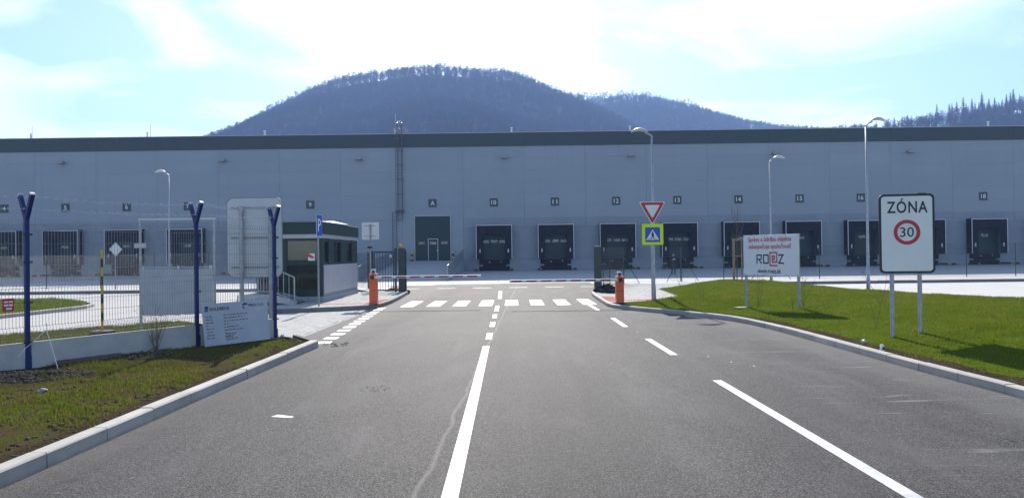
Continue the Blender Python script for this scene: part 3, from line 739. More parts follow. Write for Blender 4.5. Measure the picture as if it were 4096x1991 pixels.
# caged ladder
M['ladder'] = simple('ladder_steel', (0.12,0.125,0.14), 0.5, 0.3)
ld = link('ladder', None, WH, (-10.9, -0.02, 0))
for sx in (-0.22, 0.22): MB().tube([(sx,-0.20,4.9),(sx,-0.20,14.55),(sx,0.25,14.75),(sx,0.6,14.3)], 0.036, 6).build('rail', 'ladder', ld)
for sx in (-0.75, -0.35): MB().tube([(sx,-0.20,1.0),(sx,-0.20,5.9)], 0.034, 6).build('rail', 'ladder', ld)
rg = MB().tube([(-0.22,-0.20,0),(0.22,-0.20,0)], 0.014, 5).mesh('rung', 'ladder')
for zz in np.arange(5.2, 14.5, 0.3): link('rung', rg, ld, (0, 0, zz))
for zz in np.arange(1.2, 5.9, 0.3): link('rung', rg, ld, (-0.55, 0, zz))
hp = MB().tube([(0.36*math.sin(t), -0.2-0.7*(0.5-0.5*math.cos(t)) , 0) if False else (0.38*math.cos(t), -0.22-0.68*math.sin(t), 0) for t in np.linspace(0, math.pi, 13)], 0.028, 5).mesh('cage_hoop', 'ladder')
for zz in (6.0, 7.6, 9.0, 10.4, 11.8, 12.9, 13.9, 14.6): link('cage_hoop', hp, ld, (0, 0, zz))
for t in (R(30), R(90), R(150)):
    MB().tube([(0.38*math.cos(t), -0.22-0.68*math.sin(t), 6.0), (0.38*math.cos(t), -0.22-0.68*math.sin(t), 14.6)], 0.024, 5).build('cage_bar', 'ladder', ld)
MB().box(-0.45,0.45,-0.95,-0.03,5.90,5.94).build('rest_platform', 'ladder', ld)
MB().tube([(-0.45,0.5,13.3),(-0.45,0.5,15.6)], 0.03, 5).build('mast', 'galv', WH, (-10.9,0,0))
# roof vents and lightning rods
vp = MB(); vp.tube([(0,0,0),(0,0,0.92)], 0.085, 10); vp.tube([(0,0,1.0),(0,0,1.06)], 0.13, 10)
for a in range(3): vp.tube([(0.09*math.cos(a*2.1),0.09*math.sin(a*2.1),0.85),(0.11*math.cos(a*2.1),0.11*math.sin(a*2.1),1.02)], 0.015, 4)
m_vp = vp.mesh('roof_vent', 'alu')
for x in (-48.2,-36.5,-24.7,-11.6,0.1,12.0,24.2,48.0): link('roof_vent', m_vp, WH, (x, 1.8, 13.26))
rdm = MB().tube([(0,0,0),(0,0,1.7)], 0.022, 5).mesh('lightning_rod', 'galv')
for x in (-47.7,-35.9,-11.2): link('lightning_rod', rdm, WH, (x, 1.2, 13.26))
sk = MB().box(-0.15,0.15,-0.15,0.15,0,0.5).mesh('roof_hatch', 'galv_dull')
for x in (-47.0, 1.9, 18, 27): link('roof_hatch', sk, WH, (x, 2.0, 13.26))
# ramp to gate A
rp_ = MB(); z0r = 0.02; y0r = 56.8; x0r, x1r = -11.2, -4.85
rp_.add([(x0r,y0r,0.0),(x1r,y0r,0.0),(x1r,YW,0.0),(x0r,YW,0.0),(x0r,y0r,z0r+0.012),(x1r,y0r,z0r+0.012),(x1r,YW-0.1,1.36),(x0r,YW-0.1,1.36)], [(0,1,5,4),(4,5,6,7),(1,2,6,5),(3,0,4,7)])
ramp = struct(rp_.build('ramp', 'yard'))
for side, xx in ((-1, x0r), (1, x1r)):
    for k in range(6):
        ya, yb_ = y0r-0.6+k*3.08, y0r-0.6+(k+1)*3.08-0.03
        zf = lambda y: 0.02+1.34*max(0, y-y0r)/(YW-y0r)
        m = MB(); xa, xb = (xx-0.2, xx-0.01) if side < 0 else (xx+0.01, xx+0.2)
        m.add([(x, y, z) for y in (ya, yb_) for x in (xa, xb) for z in (0.0, zf(y)+0.22)], [(0,2,3,1),(4,5,7,6),(0,1,5,4),(2,6,7,3),(1,3,7,5),(0,4,6,2)])
        m.build('ramp_kerb', 'plinth', ramp)
        m = MB(); xa, xb = xx+side*0.08, xx+side*0.12
        m.add([(x, y, zf(y)+z) for y in (ya+0.02, yb_) for x in (xa, xb) for z in (0.24, 1.12)], [(0,2,3,1),(4,5,7,6),(0,1,5,4),(2,6,7,3),(1,3,7,5),(0,4,6,2)])
        m.build('parapet_panel', 'galv', ramp)
# bollards beside gate A
for sx, lab in ((-9.75, 'yellow and black bollard left of the gate marked A'), (-5.75, 'yellow and black bollard right of the gate marked A')):
    b = thing('bollard', lab, 'bollard', (sx, YW-0.55, 1.28))
    for k in range(4): MB().tube([(0,0,k*0.25),(0,0,(k+1)*0.25-0.002)], 0.09, 12).build('band', 'black' if k % 2 == 0 else 'yellow', b)

# ------------------------------------------------------------------ guardhouse
GH = thing('guardhouse', 'small dark green gatehouse with large windows and flat roof beside the barrier', 'guardhouse', (0, 0, 0.125))
gx0, gx1, gy0, gy1 = -10.0, -7.4, 30.0, 36.7
MB().box(gx0-0.02, gx1+0.02, gy0-0.02, gy1+0.02, -0.12, 0.22).build('base', 'plinth', GH)
MB().box(gx0+0.05, gx1-0.05, gy0+0.05, gy1-0.05, 0.221, 0.26).build('floor', 'paver_bed', GH)
rf = MB().box(gx0-0.06, gx1+0.06, gy0-0.06, gy1+0.06, 2.66, 3.14, 0.01).build('roof', 'green', GH)
MB().box(gx0+0.1, gx1-0.1, gy0+0.1, gy1-0.1, 3.142, 3.16).build('roof_sheet', 'roof', rf)
MB().add([(gx1-0.3,gy0+0.3,3.165),(gx1+0.05,gy0+0.3,3.15),(gx1+0.07,gy0+4.6,3.19),(gx1-0.35,gy0+4.2,3.24),(gx1-0.1,gy0+2.4,3.26)], [(0,1,4),(1,2,4),(2,3,4),(3,0,4)]).build('tarpaulin', 'cloth_w', rf)
MB().box(gx0-0.01, gx1+0.01, gy0-0.01, gy1+0.01, 2.50, 2.659).build('soffit_band', 'panel_grey', GH)
def post(x0, x1, y0, y1, z0=0.221, z1=2.499, name='frame_post', mat='green'): return MB().box(x0, x1, y0, y1, z0, z1).build(name, mat, GH)
for x0, x1 in ((gx0, gx0+0.14), (-8.98, -8.80), (gx1-0.22, gx1)): post(x0, x1, gy0, gy0+0.14)
for z0, z1, n in ((0.221,0.50,'sill'),(1.46,1.58,'transom'),(2.40,2.499,'lintel')):
    post(-8.798, gx1-0.222, gy0+0.02, gy0+0.12, z0, z1, n); post(gx0+0.142, -8.982, gy0+0.02, gy0+0.12, z0, z1, n)
for xa, xb in ((-8.797, gx1-0.223), (gx0+0.143, -8.983)):
    for z0, z1 in ((0.501,1.459),(1.581,2.399)): post(xa, xb, gy0+0.06, gy0+0.07, z0, z1, 'window_pane', 'glass')
MB().box(-8.75, gx1-0.24, gy0+0.16, gy0+0.165, 1.60, 2.38).build('reflection_sheet', 'pane_reflection', GH)  # added sheet whose colour stands in for the reflection in the upper pane
MB().box(-7.98, -7.72, gy0+0.045, gy0+0.055, 1.62, 1.90).build('notice', 'cloth_w', GH)
MB().prism([(-8.12,1.84),(-7.80,1.70),(-7.74,1.76),(-7.95,1.90)], gy0+0.038, gy0+0.044, 'y').build('sticker', 'red', GH)
# right side
for y0, y1 in ((gy0+0.142,30.3),(31.0,32.0),(33.2,34.3),(35.5,gy1)): post(gx1-0.14, gx1, y0, y1, 1.45, 2.499)
for y0, y1 in ((30.302,30.998),(32.002,33.198),(34.302,35.498)):
    post(gx1-0.12, gx1-0.02, y0, y1, 1.45, 1.55, 'sill'); post(gx1-0.12, gx1-0.02, y0, y1, 2.36, 2.499, 'lintel')
    post(gx1-0.07, gx1-0.06, y0, y1, 1.551, 2.359, 'window_pane', 'glass')
    for k in range(5):
        yy = y0+(y1-y0)*(0.15+0.16*k)
        post(gx1-0.11, gx1-0.10, yy, yy+0.06*(y1-y0), 1.552, 2.358, 'blind_slat', 'curtain')
for k in range(3):
    ya = gy0+0.16+(gy1-gy0-0.2)*k/3; yb_ = gy0+0.16+(gy1-gy0-0.2)*(k+1)/3-0.01
    post(gx1-0.10, gx1+0.012, ya, yb_, 0.32, 1.445, 'wall_panel', 'panel_grey')
post(gx1-0.12, gx1-0.005, gy0+0.142, gy1, 0.221, 0.318, 'drip_rail', 'galv_dull')
post(gx0, gx0+0.12, gy0+0.142, gy1, 0.221, 2.499, 'wall_panel', 'panel_grey')
post(gx0+0.122, gx1-0.142, gy1-0.1, gy1, 0.221, 1.2, 'wall_panel', 'green'); post(gx0+0.122, gx1-0.142, gy1-0.1, gy1, 2.3, 2.499, 'lintel', 'green')
for x in (-9.1, -8.3): post(x, x+0.1, gy1-0.1, gy1-0.001, 1.201, 2.299)
post(gx0+0.123, gx1-0.143, gy1-0.06, gy1-0.05, 1.202, 2.298, 'window_pane', 'glass')
tb = thing('table', 'pale green table standing inside the gatehouse window', 'table', (-8.05, 30.75, 0.385))
MB().box(-0.5,0.42,-0.35,0.35,0.80,0.86).build('tabletop', 'table', tb)
MB().box(-0.48,0.40,-0.33,-0.30,0.68,0.80).build('apron', 'table', tb)
for lx in (-0.47, 0.36):
    for ly in (-0.32, 0.28): MB().box(lx,lx+0.06,ly,ly+0.05,0,0.80).build('leg', 'table', tb)
# steel landing, steps and railing
ST = thing('entrance_steps', 'grey steel landing with steps and tube railing at the gatehouse door', 'steps', (0.4, 0, 0.125))
MB().box(-10.45, -9.35, 28.55, 29.95, 0.34, 0.40).build('landing', 'tar', ST)
for k in range(2): MB().box(-9.34+k*0.42, -8.93+k*0.42, 28.6, 29.9, 0.20-k*0.14, 0.245-k*0.14).build('tread', 'tar', ST)
for yy in (28.55, 29.93):
    m = MB(); m.prism([(-10.45,0.10),(-9.3,0.10),(-8.7,-0.0),(-8.42,-0.0),(-8.42,0.14),(-9.3,0.395),(-10.45,0.395)], yy-0.02, yy, 'y'); m.build('stringer', 'galv', ST)
for lx in (-10.4, -9.6): MB().box(lx, lx+0.06, 28.6, 28.66, 0, 0.34).build('leg', 'galv', ST)
for x, z in ((-10.42,0.4),(-9.85,0.4),(-9.3,0.36),(-8.5,0.02)):
    MB().tube([(x,28.53,z),(x,28.53,z+1.0)], 0.028, 8).build('railing_post', 'galv', ST)
for dz in (1.0, 0.12):
    MB().tube([(-10.45,28.53,0.4+dz),(-9.3,28.53,0.38+dz),(-8.5,28.53,0.02+dz)], 0.028, 8).build('handrail', 'galv', ST)
bl = MB().tube([(0,28.53,0.52),(0,28.53,1.4)], 0.012, 5).mesh('baluster', 'galv')
for x in np.arange(-10.33, -9.35, 0.115): link('baluster', bl, ST, (float(x), 0, 0))
for x in (-9.1,-8.9,-8.7): MB().tube([(x,28.53,0.38+0.12-0.45*(x+9.3)),(x,28.53,0.38+1.0-0.45*(x+9.3))], 0.012, 5).build('baluster', 'galv', ST)

# ------------------------------------------------------------------ barriers
def barrier(label, x, y, h, zboom, x_end, z0):
    b = thing('barrier', label, 'barrier', (x, y, z0))
    m = MB().box(-0.137, 0.137, -0.16, 0.16, 0.03, h, 0.012).build('cabinet', 'orange', b)
    MB().box(-0.16, 0.16, -0.19, 0.19, -0.02, 0.03).build('base', 'mortar', b)
    MB().box(-0.139, 0.139, -0.163, 0.163, h*0.46, h*0.46+0.012).build('seam', 'black', b)
    s = 1 if x_end > x else -1
    L = abs(x_end-x)
    bm_ = MB().box(min(0, s*L)+(0.0), max(0, s*L), -0.26, -0.19, zboom-0.045, zboom+0.045, 0.01).build('boom', 'trim_white', b)
    k = 0.32
    while k < L-0.42:
        a, c = sorted((s*k, s*(k+0.40)))
        MB().prism([(a, zboom-0.026), (c-0.045, zboom-0.026), (c, zboom+0.026), (a+0.045, zboom+0.026)], -0.266, -0.258, 'y').build('stripe', 'boom_red', bm_)
        k += 0.515
    MB().tube([(0,-0.16,zboom),(0,-0.29,zboom)], 0.075, 14).build('hinge', 'black', b)
    c = MB(); c.box(-0.075, 0.075, -0.05, 0.06, h+0.001, h+0.16, 0.01); c.build('reader_housing', 'trim_white', b)
    MB().box(-0.045, 0.045, -0.062, -0.048, h+0.02, h+0.12).build('reader_window', 'black', b)
    return b
barrier('orange barrier post with striped boom beside the gatehouse', -5.06, 28.0, 1.13, 1.00, -1.13, 0.125)
barrier('shorter orange barrier post with striped boom beside the warning signs', 3.76, 27.0, 0.95, 0.83, -0.10, 0.125)

# ------------------------------------------------------------------ gates
GP = thing('gate_pillar', 'dark green gate pillar with an amber beacon on top', 'gate pillar', (-5.42, 37.8, 0.1))
MB().box(-0.16, 0.16, -0.16, 0.16, 0, 2.15, 0.01).build('column', 'gate', GP)
MB().box(-0.17, 0.17, -0.17, 0.17, 2.152, 2.18).build('cap', 'galv_dull', GP)
bc = MB().tube([(-0.06,0,2.182),(-0.06,0,2.22)], 0.085, 12).build('beacon_base', 'black', GP)
MB().tube([(-0.06,0,2.221),(-0.06,0,2.36),(-0.06,0,2.41)], [0.085,0.08,0.045], 12).build('beacon_lens', 'amber', GP)
MB().tube([(0.28,-0.05,0.02),(0.28,0.05,0.02)], 0.1, 12).build('guide_wheel', 'black', GP)
MB().box(-0.2,-0.162,-0.05,0.05,0.75,0.95).build('lock_box', 'black', GP)
MB().box(0.164,0.215,-0.05,0.05,0.02,2.05).build('guide_rail', 'gate', GP)
GP2 = thing('gate_pillar', 'dark green gate pillar without beacon beside the black rubble heap', 'gate pillar', (4.14, 37.4, 0.1))
MB().box(-0.15, 0.15, -0.16, 0.16, 0, 2.12, 0.01).build('column', 'gate', GP2)
MB().box(-0.10, 0.16, -0.17, 0.17, 2.122, 2.15).build('cap', 'trim_white', GP2)
MB().box(0.152, 0.21, -0.06, 0.06, 0, 2.08).build('guide_rail', 'gate', GP2)
WGT = thing('pedestrian_gate', 'dark green barred pedestrian gate beside the beacon pillar', 'gate', (-6.85, 37.7, 0.1))
for x in (-0.02, 1.13): MB().box(x-0.05, x+0.05, -0.05, 0.05, 0, 2.15 if x > 1 else 2.05).build('post', 'gate', WGT)
gf = MB(); gf.box(0.06,0.11,-0.025,0.025,0.08,2.02); gf.box(1.0,1.05,-0.025,0.025,0.08,2.02); gf.box(0.111,0.999,-0.025,0.025,1.95,2.02); gf.box(0.111,0.999,-0.025,0.025,0.08,0.15)
gfo = gf.build('gate_frame', 'gate', WGT)
gb = MB().tube([(0,0,0.15),(0,0,1.95)], 0.013, 6).mesh('bar', 'gate')
for x in np.linspace(0.22, 0.90, 6): link('bar', gb, gfo, (float(x), 0, 0))
MB().box(0.84,0.94,-0.04,-0.028,1.70,1.86).build('gate_plate', 'trim_white', gfo)
MB().box(1.0,1.06,-0.07,-0.028,0.85,1.0).build('lock_box', 'black', gfo)

# ------------------------------------------------------------------ chain-link fences
def chain_fence(label, pts, h, braces, z0=0.125, pitch=0.075):
    f = thing('chain_link_fence', label, 'fence', (0, 0, z0))
    for i, (x, y) in enumerate(pts):
        MB().tube([(x,y,-0.03),(x,y,h)], 0.026, 8).build('post', 'fgreen', f)
    for i, sgn in braces:
        x, y = pts[i]; j = min(max(i+sgn, 0), len(pts)-1); d = Vector((pts[j][0]-x, pts[j][1]-y)) if j != i else Vector((-1, 0))
        d = d.normalized()*1.25
        MB().tube([(x,y,h-0.5),(x+d.x,y+d.y,0.0)], 0.02, 6).build('brace', 'fgreen', f)
    V = []; F = []
    def seg(p, q, r_):
        d = Vector(q)-Vector(p); side = Vector((d.x, d.y, 0)); side = side.normalized() if side.length > 1e-6 else Vector((1,0,0))
        nrm = Vector((-side.y, side.x, 0))*r_; up = d.normalized().cross(nrm.normalized())*r_
        o = len(V)
        for c in (Vector(p), Vector(q)):
            V.extend([tuple(c+nrm), tuple(c-nrm*0.5+up*0.87), tuple(c-nrm*0.5-up*0.87)])
        for k in range(3): F.append((o+k, o+(k+1) % 3, o+3+(k+1) % 3, o+3+k))
    for (xa, ya), (xb, yb_) in zip(pts[:-1], pts[1:]):
        L = math.hypot(xb-xa, yb_-ya); ux, uy = (xb-xa)/L, (yb_-ya)/L; H = h-0.08
        for s0 in np.arange(-H, L, pitch):
            for sg in (1, -1):
                a0, a1 = max(0, s0), min(L, s0+H)
                if a1-a0 < 0.02: continue
                z_a, z_b = (a0-s0, a1-s0) if sg > 0 else (H-(a0-s0), H-(a1-s0))
                seg((xa+ux*a0, ya+uy*a0, 0.03+z_a), (xa+ux*a1, ya+uy*a1, 0.03+z_b), 0.0019)
        for z in (0.05, h*0.5, h-0.06): seg((xa,ya,z), (xb,yb_,z), 0.004)
    F4 = np.array(F); me = big_mesh('wire_mesh', np.array(V), F4); me.materials.append(M['fgreen'])
    tag(link('wire_mesh', me, f), kind='stuff')
    return f
chain_fence('dark green chain-link fence behind the left driveway', [(-12.0-3.3*i, 47.0) for i in range(13)], 2.1, [(0,1)])
chain_fence('short dark green chain-link fence between gatehouse and pedestrian gate', [(-6.93,37.9),(-7.8,41.5),(-9.4,45.2),(-11.95,46.95)], 2.0, [])
chain_fence('dark green chain-link fence with braced posts beside the right gate pillar', [(4.45,37.7),(5.1,40.2),(6.3,43.4),(10.15,46.3)], 2.1, [(2,-1),(2,1),(3,-1)])
chain_fence('long dark green chain-link fence behind the right parking ground', [(10.2,46.35),(13.1,47.6),(16.1,47.9)]+[(19.15+3.06*i,47.9) for i in range(12)], 2.1, [(0,1),(2,-1),(2,1)])

# ------------------------------------------------------------------ lamps
def lamp(label, x, y, z0, h, dx):
    l = thing('street_lamp', label, 'street lamp', (x, y, z0), 0, 'street lamps round the yard')
    MB().tube([(0,0,-0.05),(0,0,0.5),(0,0,0.52),(0,0,h*0.55),(0,0,h)], [0.078,0.075,0.06,0.047,0.034], 12).build('pole', 'galv', l, smooth=True)
    MB().tube([(0,0,h-0.02),(0,0,h+0.06),(dx*0.10,0,h+0.15),(dx*0.26,0,h+0.20)], 0.035, 8).build('arm', 'galv', l)
    m = MB(); pr_ = [(0.16,0.03),(0.28,0.11),(0.45,0.14),(0.62,0.12),(0.78,0.06)]
    ring = []
    for t, r_ in pr_:
        for k in range(10):
            a = 2*math.pi*k/10; ring.append((dx*t, r_*1.15*math.cos(a), h+0.20+(0.10*math.sin(math.pi*(t-0.1)/0.75))+r_*(0.75*math.sin(a) if math.sin(a) > 0 else 0.25*math.sin(a))))
    fs = [(i*10+k, i*10+(k+1) % 10, (i+1)*10+(k+1) % 10, (i+1)*10+k) for i in range(4) for k in range(10)]
    m.add(ring, fs+[tuple(range(10)), tuple(range(40, 50))]); m.build('lamp_head', 'alu', l, smooth=True)
    return l
lamp('slim street lamp behind the left frame stand near dock six', -19.9, 44.6, 0.125, 6.55, -1)
lamp('street lamp rising behind the give way sign', 5.375, 29.2, 0.125, 6.12, -1)
lamp('street lamp behind the white and red notice board', 13.55, 40.2, 0.2, 6.3, 1)
lamp('nearest street lamp, just left of the zone sign', 14.36, 31.0, 0.2, 6.65, 1)

# ------------------------------------------------------------------ road signs
def pole(root, x, h, r=0.03, y=0.05, mat='galv_dull', name='post', z0=-0.05):
    return MB().tube([(x,y,z0),(x,y,h)], r, 10).build(name, mat, root)
# zone 30
zs = thing('zone_sign', 'large white zone thirty speed sign with dark rim on two posts', 'road sign', (7.61, 14.80, 0.2), R(-10))
for x, z in ((-0.26, -0.1), (0.24, -0.05)): pole(zs, x, 2.6, 0.040, 0.07, 'galv', z0=z)
MB().prism(rrect(-0.5, 0.5, 1.235, 2.76, 0.09), -0.012, 0.012, 'y').build('rim', 'ink', zs)
MB().prism(rrect(-0.458, 0.458, 1.277, 2.718, 0.06), -0.016, -0.0125, 'y').build('panel', 'sign_w', zs)
text('ZÓNA', 0.305, 'ink', zs, (0.01, -0.018, 2.535), space=1.12, bold=0.005, fit=(0.73, 0.285))
def ring(ro, ri, y0, y1, cx, cz, n=40):
    m = MB(); vs = []; fs = []
    for k in range(n):
        a = 2*math.pi*k/n
        for r_ in (ro, ri):
            for y in (y0, y1): vs.append((cx+r_*math.cos(a), y, cz+r_*math.sin(a)))
    for k in range(n):
        j = (k+1) % n; a, b = 4*k, 4*j
        fs += [(a, b, b+2, a+2), (a+1, a+3, b+3, b+1), (a, a+1, b+1, b), (a+2, b+2, b+3, a+3)]
    return m.add(vs, fs)
ring(0.240, 0.172, -0.0195, -0.0165, 0.0, 2.025).build('red_ring', 'red', zs)
text('30', 0.265, 'ink', zs, (0.0, -0.018, 2.027), bold=0.001, fit=(0.252, 0.188))
for z in (1.5, 2.0, 2.5): MB().box(-0.42, 0.42, 0.0125, 0.032, z-0.02, z+0.02).build('rail', 'alu', zs)
# give way + crossing
gw = thing('road_sign', 'red and white give way triangle above a neon framed pedestrian crossing sign', 'road sign', (4.93, 26.9, 0.14))
pole(gw, 0, 3.3, 0.055, 0.075, 'galv')
def tri(s, cz):      # point-down triangle, rounded a little
    p = []
    for a in (90+120, 90+240, 90):
        cxx, czz = -s*math.cos(R(a)), -s*math.sin(R(a))+cz
        for k in (-50, -25, 0, 25, 50): p.append((cxx*0.9-s*0.1*math.cos(R(a+k)), cz+(czz-cz)*0.9-s*0.1*math.sin(R(a+k))))
    return p
tz = 3.26
MB().prism(tri(0.50, tz), -0.010, 0.012, 'y').build('triangle_back', 'sign_w', gw)
MB().prism(tri(0.455, tz), -0.0135, -0.0105, 'y').build('red_border', 'red', gw)
MB().prism(tri(0.285, tz), -0.017, -0.014, 'y').build('white_field', 'sign_w', gw)
MB().prism(rrect(-0.375, 0.375, 2.02, 2.765, 0.04), -0.010, 0.014, 'y').build('neon_panel', 'neon', gw)
MB().prism(rrect(-0.385, 0.385, 2.01, 2.775, 0.045), -0.004, 0.010, 'y').build('rim', 'ink', gw)
MB().prism(rrect(-0.258, 0.258, 2.12, 2.635, 0.03), -0.0135, -0.0105, 'y').build('blue_panel_edge', 'logo_navy', gw)
MB().prism(rrect(-0.245, 0.245, 2.133, 2.622, 0.03), -0.016, -0.0138, 'y').build('blue_panel', 'sign_blue', gw)
MB().prism([(-0.232,2.19),(0.232,2.19),(0,2.57)], -0.0185, -0.0163, 'y').build('white_triangle', 'sign_w', gw)
pd = MB(); yb0, yb1 = -0.021, -0.0188
def stroke(m, pts, w, y0=yb0, y1=yb1, cap=0.0):
    for (xa, za), (xb, zb) in zip(pts[:-1], pts[1:]):
        d = Vector((xb-xa, zb-za)); L = d.length; d /= L; n = Vector((-d.y, d.x))*w/2; d = d*cap
        m.prism([(xa-n.x-d.x, za-n.y-d.y), (xb-n.x+d.x, zb-n.y+d.y), (xb+n.x+d.x, zb+n.y+d.y), (xa+n.x-d.x, za+n.y-d.y)], y0, y1, 'y')
pd.prism([(0.0+0.024*math.cos(a), 2.462+0.026*math.sin(a)) for a in np.linspace(0, 6.28, 12, False)], yb0, yb1, 'y')
stroke(pd, [(0.0,2.435),(-0.004,2.345)], 0.058); stroke(pd, [(0.012,2.42),(0.042,2.37),(0.028,2.33)], 0.02, -0.0213, yb1); stroke(pd, [(-0.012,2.42),(-0.042,2.36)], 0.02, -0.0213, yb1)
stroke(pd, [(-0.004,2.355),(0.028,2.29),(0.052,2.225)], 0.028, -0.0216, yb1); stroke(pd, [(-0.006,2.355),(-0.024,2.29),(-0.062,2.225)], 0.028, -0.0216, yb1)
pd.build('walker_symbol', 'ink', gw)
cb = MB()
for x in (-0.155,-0.095,0.085,0.145): cb.prism([(x-0.028,2.197),(x+0.008,2.197),(x+0.026,2.225),(x-0.005,2.225)], yb0, yb1, 'y')
cb.build('crossing_symbol', 'ink', gw)
# notice board
bA, bB = Vector((6.93, 22.95)), Vector((7.85, 21.1)); bd = bB-bA; bw_ = bd.length; brot = math.atan2(bd.y, bd.x)
nb = thing('notice_board', 'white notice board with red lettering on two posts on the grass mound', 'sign board', (bA.x, bA.y, 0.0), brot)
for x, zz in ((0.02, 0.1), (bw_-0.04, 0.2)): MB().box(x-0.03, x+0.03, 0.03, 0.09, zz, 2.36).build('post', 'galv', nb)
PZ0, PZ1 = 1.19, 2.36
MB().box(-0.02, bw_+0.02, -0.004, 0.028, PZ0, PZ1, 0.003).build('panel', 'sign_w', nb)
nbf = MB(); nbf.box(-0.025, bw_+0.025, 0.029, 0.07, PZ1-0.04, PZ1+0.004); nbf.box(0.062, bw_-0.075, 0.03, 0.07, PZ0+0.01, PZ0+0.05); nbf.build('frame', 'galv', nb)
text('Správu a údržbu objektu', 0.185, 'red', nb, (bw_/2-0.02, -0.006, 2.215), bold=0.0035, fit=(1.66, 0.175))
text('zabezpečuje spoločnosť', 0.185, 'red', nb, (bw_/2-0.02, -0.006, 2.02), bold=0.0035, fit=(1.64, 0.185))
text('www.roez.sk', 0.19, 'ink', nb, (bw_/2-0.03, -0.006, 1.325), bold=0.0035, fit=(0.90, 0.13))
lg = MB(); Z0, Z1 = 1.53, 1.80; w = 0.042; cxb = bw_/2
def at_(px): return cxb-0.52+px
stroke(lg, [(at_(0.02),Z0),(at_(0.02),Z1)], w, -0.0065, -0.0045); stroke(lg, [(at_(0.0),Z1-0.02),(at_(0.20),Z1-0.02)], w, -0.0070, -0.0045); stroke(lg, [(at_(0.19),Z1),(at_(0.19),Z1-0.13)], w, -0.0067, -0.0045)
stroke(lg, [(at_(0.04),Z1-0.14),(at_(0.21),Z1-0.14)], w*0.8, -0.0073, -0.0045); stroke(lg, [(at_(0.09),Z1-0.14),(at_(0.21),Z0)], w, -0.0076, -0.0045)
for a, b in (((0.28,Z0),(0.28,Z1)),((0.46,Z0),(0.46,Z1))): stroke(lg, [(at_(a[0]),a[1]),(at_(b[0]),b[1])], w, -0.0065, -0.0045)
for z in (Z0+0.02, Z1-0.02): stroke(lg, [(at_(0.28),z),(at_(0.46),z)], w, -0.0070, -0.0045)
stroke(lg, [(at_(0.84),Z1-0.02),(at_(1.05),Z1-0.02)], w, -0.0070, -0.0045); stroke(lg, [(at_(0.84),Z0+0.02),(at_(1.05),Z0+0.02)], w, -0.0070, -0.0045); stroke(lg, [(at_(1.02),Z1-0.01),(at_(0.86),Z0+0.01)], w, -0.0065, -0.0045)
lg.build('logo_letters', 'logo_navy', nb)
lr = MB()
pts = [(0.79,Z0-0.05),(0.53,Z0-0.05),(0.53,Z1+0.05),(0.79,Z1+0.05),(0.79,Z0+0.05),(0.62,Z0+0.05),(0.62,Z1-0.05),(0.70,Z1-0.05),(0.70,Z0+0.13),(0.63,Z0+0.13)]
for k in range(len(pts)-1): stroke(lr, [(at_(pts[k][0]),pts[k][1]),(at_(pts[k+1][0]),pts[k+1][1])], 0.040, -0.0065-0.0002*k, -0.0045, 0.02)
lr.build('logo_spiral', 'red', nb)
bolt = MB().tube([(0,-0.010,0),(0,-0.004,0)], 0.013, 8).mesh('bolt', 'galv_dull')
for x in np.linspace(0.02, bw_-0.02, 6):
    for z in (PZ0+0.03, PZ1-0.03): link('bolt', bolt, nb, (float(x), 0, z))
ft = tag(MB().box(-0.22, 0.16, -0.14, 0.12, 0.0, 0.05, 0.01).build('concrete_foot', 'kerb', None, (6.86, 22.9, 0.19), 0.3), 'small concrete slab at the foot of the notice board', 'slab')
# parking sign
ps = thing('parking_sign', 'blue parking sign seen at an angle on a slim steel post', 'road sign', (-6.95, 27.55, 0.125))
pole(ps, 0, 3.28, 0.034, 0.0)
pr0 = link('panel_mount', None, ps, (0.0, -0.0, 0), R(68)) if False else None
a = R(81)
m = MB().prism(rrect(-0.25, 0.25, 2.50, 3.28, 0.03), -0.05, -0.038, 'y').build('edge', 'trim_white', ps, None, a)
MB().prism(rrect(-0.232, 0.232, 2.518, 3.262, 0.025), -0.0535, -0.0505, 'y').build('panel', 'sign_blue', ps, None, a)
t_ = text('P', 0.62, 'letter_w', ps, (0, 0, 2.90), bold=0.004, fit=(0.26, 0.46)); t_.rotation_euler = (0, 0, a); t_.location = Matrix.Rotation(a, 3, 'Z') @ Vector((0.0, -0.0555, 2.90))
# square sign seen from behind
sb = thing('road_sign', 'square grey sign seen from behind beside the pedestrian gate', 'road sign', (-5.42, 29.4, 0.125))
pole(sb, 0, 2.98, 0.03, 0.0)
MB().prism(rrect(-0.33, 0.33, 2.40, 3.06, 0.05), 0.036, 0.05, 'y').build('panel', 'alu', sb)
for z in (2.53, 2.93): MB().box(-0.24, 0.22, 0.028, 0.0355, z-0.012, z+0.012).build('rail', 'galv_dull', sb)
MB().box(-0.10, 0.08, -0.10, -0.031, 2.06, 2.15, 0.008).build('camera', 'black', sb)
# big sign seen from behind
sg = thing('road_sign', 'large rounded sign seen from behind on two steel posts behind the blue fence', 'road sign', (-5.82, 17.3, 0.1))
for x in (-0.27, 0.38): MB().tube([(x,0,-0.05),(x,0,2.93)], 0.045, 10).build('post', 'galv', sg)
MB().prism(rrect(-0.613, 0.613, 1.36, 3.14, 0.15), 0.075, 0.09, 'y').build('panel', 'alu', sg)
m = MB(); rr = rrect(-0.62, 0.62, 1.353, 3.147, 0.155)
m.tube([(x, 0.083, z) for x, z in rr]+[(rr[0][0], 0.083, rr[0][1])], 0.012, 5).build('rim', 'galv_dull', sg)
for z in (1.58, 2.25, 2.92):
    MB().box(-0.53, 0.55, 0.05, 0.0745, z-0.018, z+0.018).build('rail', 'galv_dull', sg)
    for x in (-0.27, 0.38): MB().tube([(x,0,z-0.03),(x,0,z+0.03)], 0.053, 10).build('clamp', 'galv', sg)
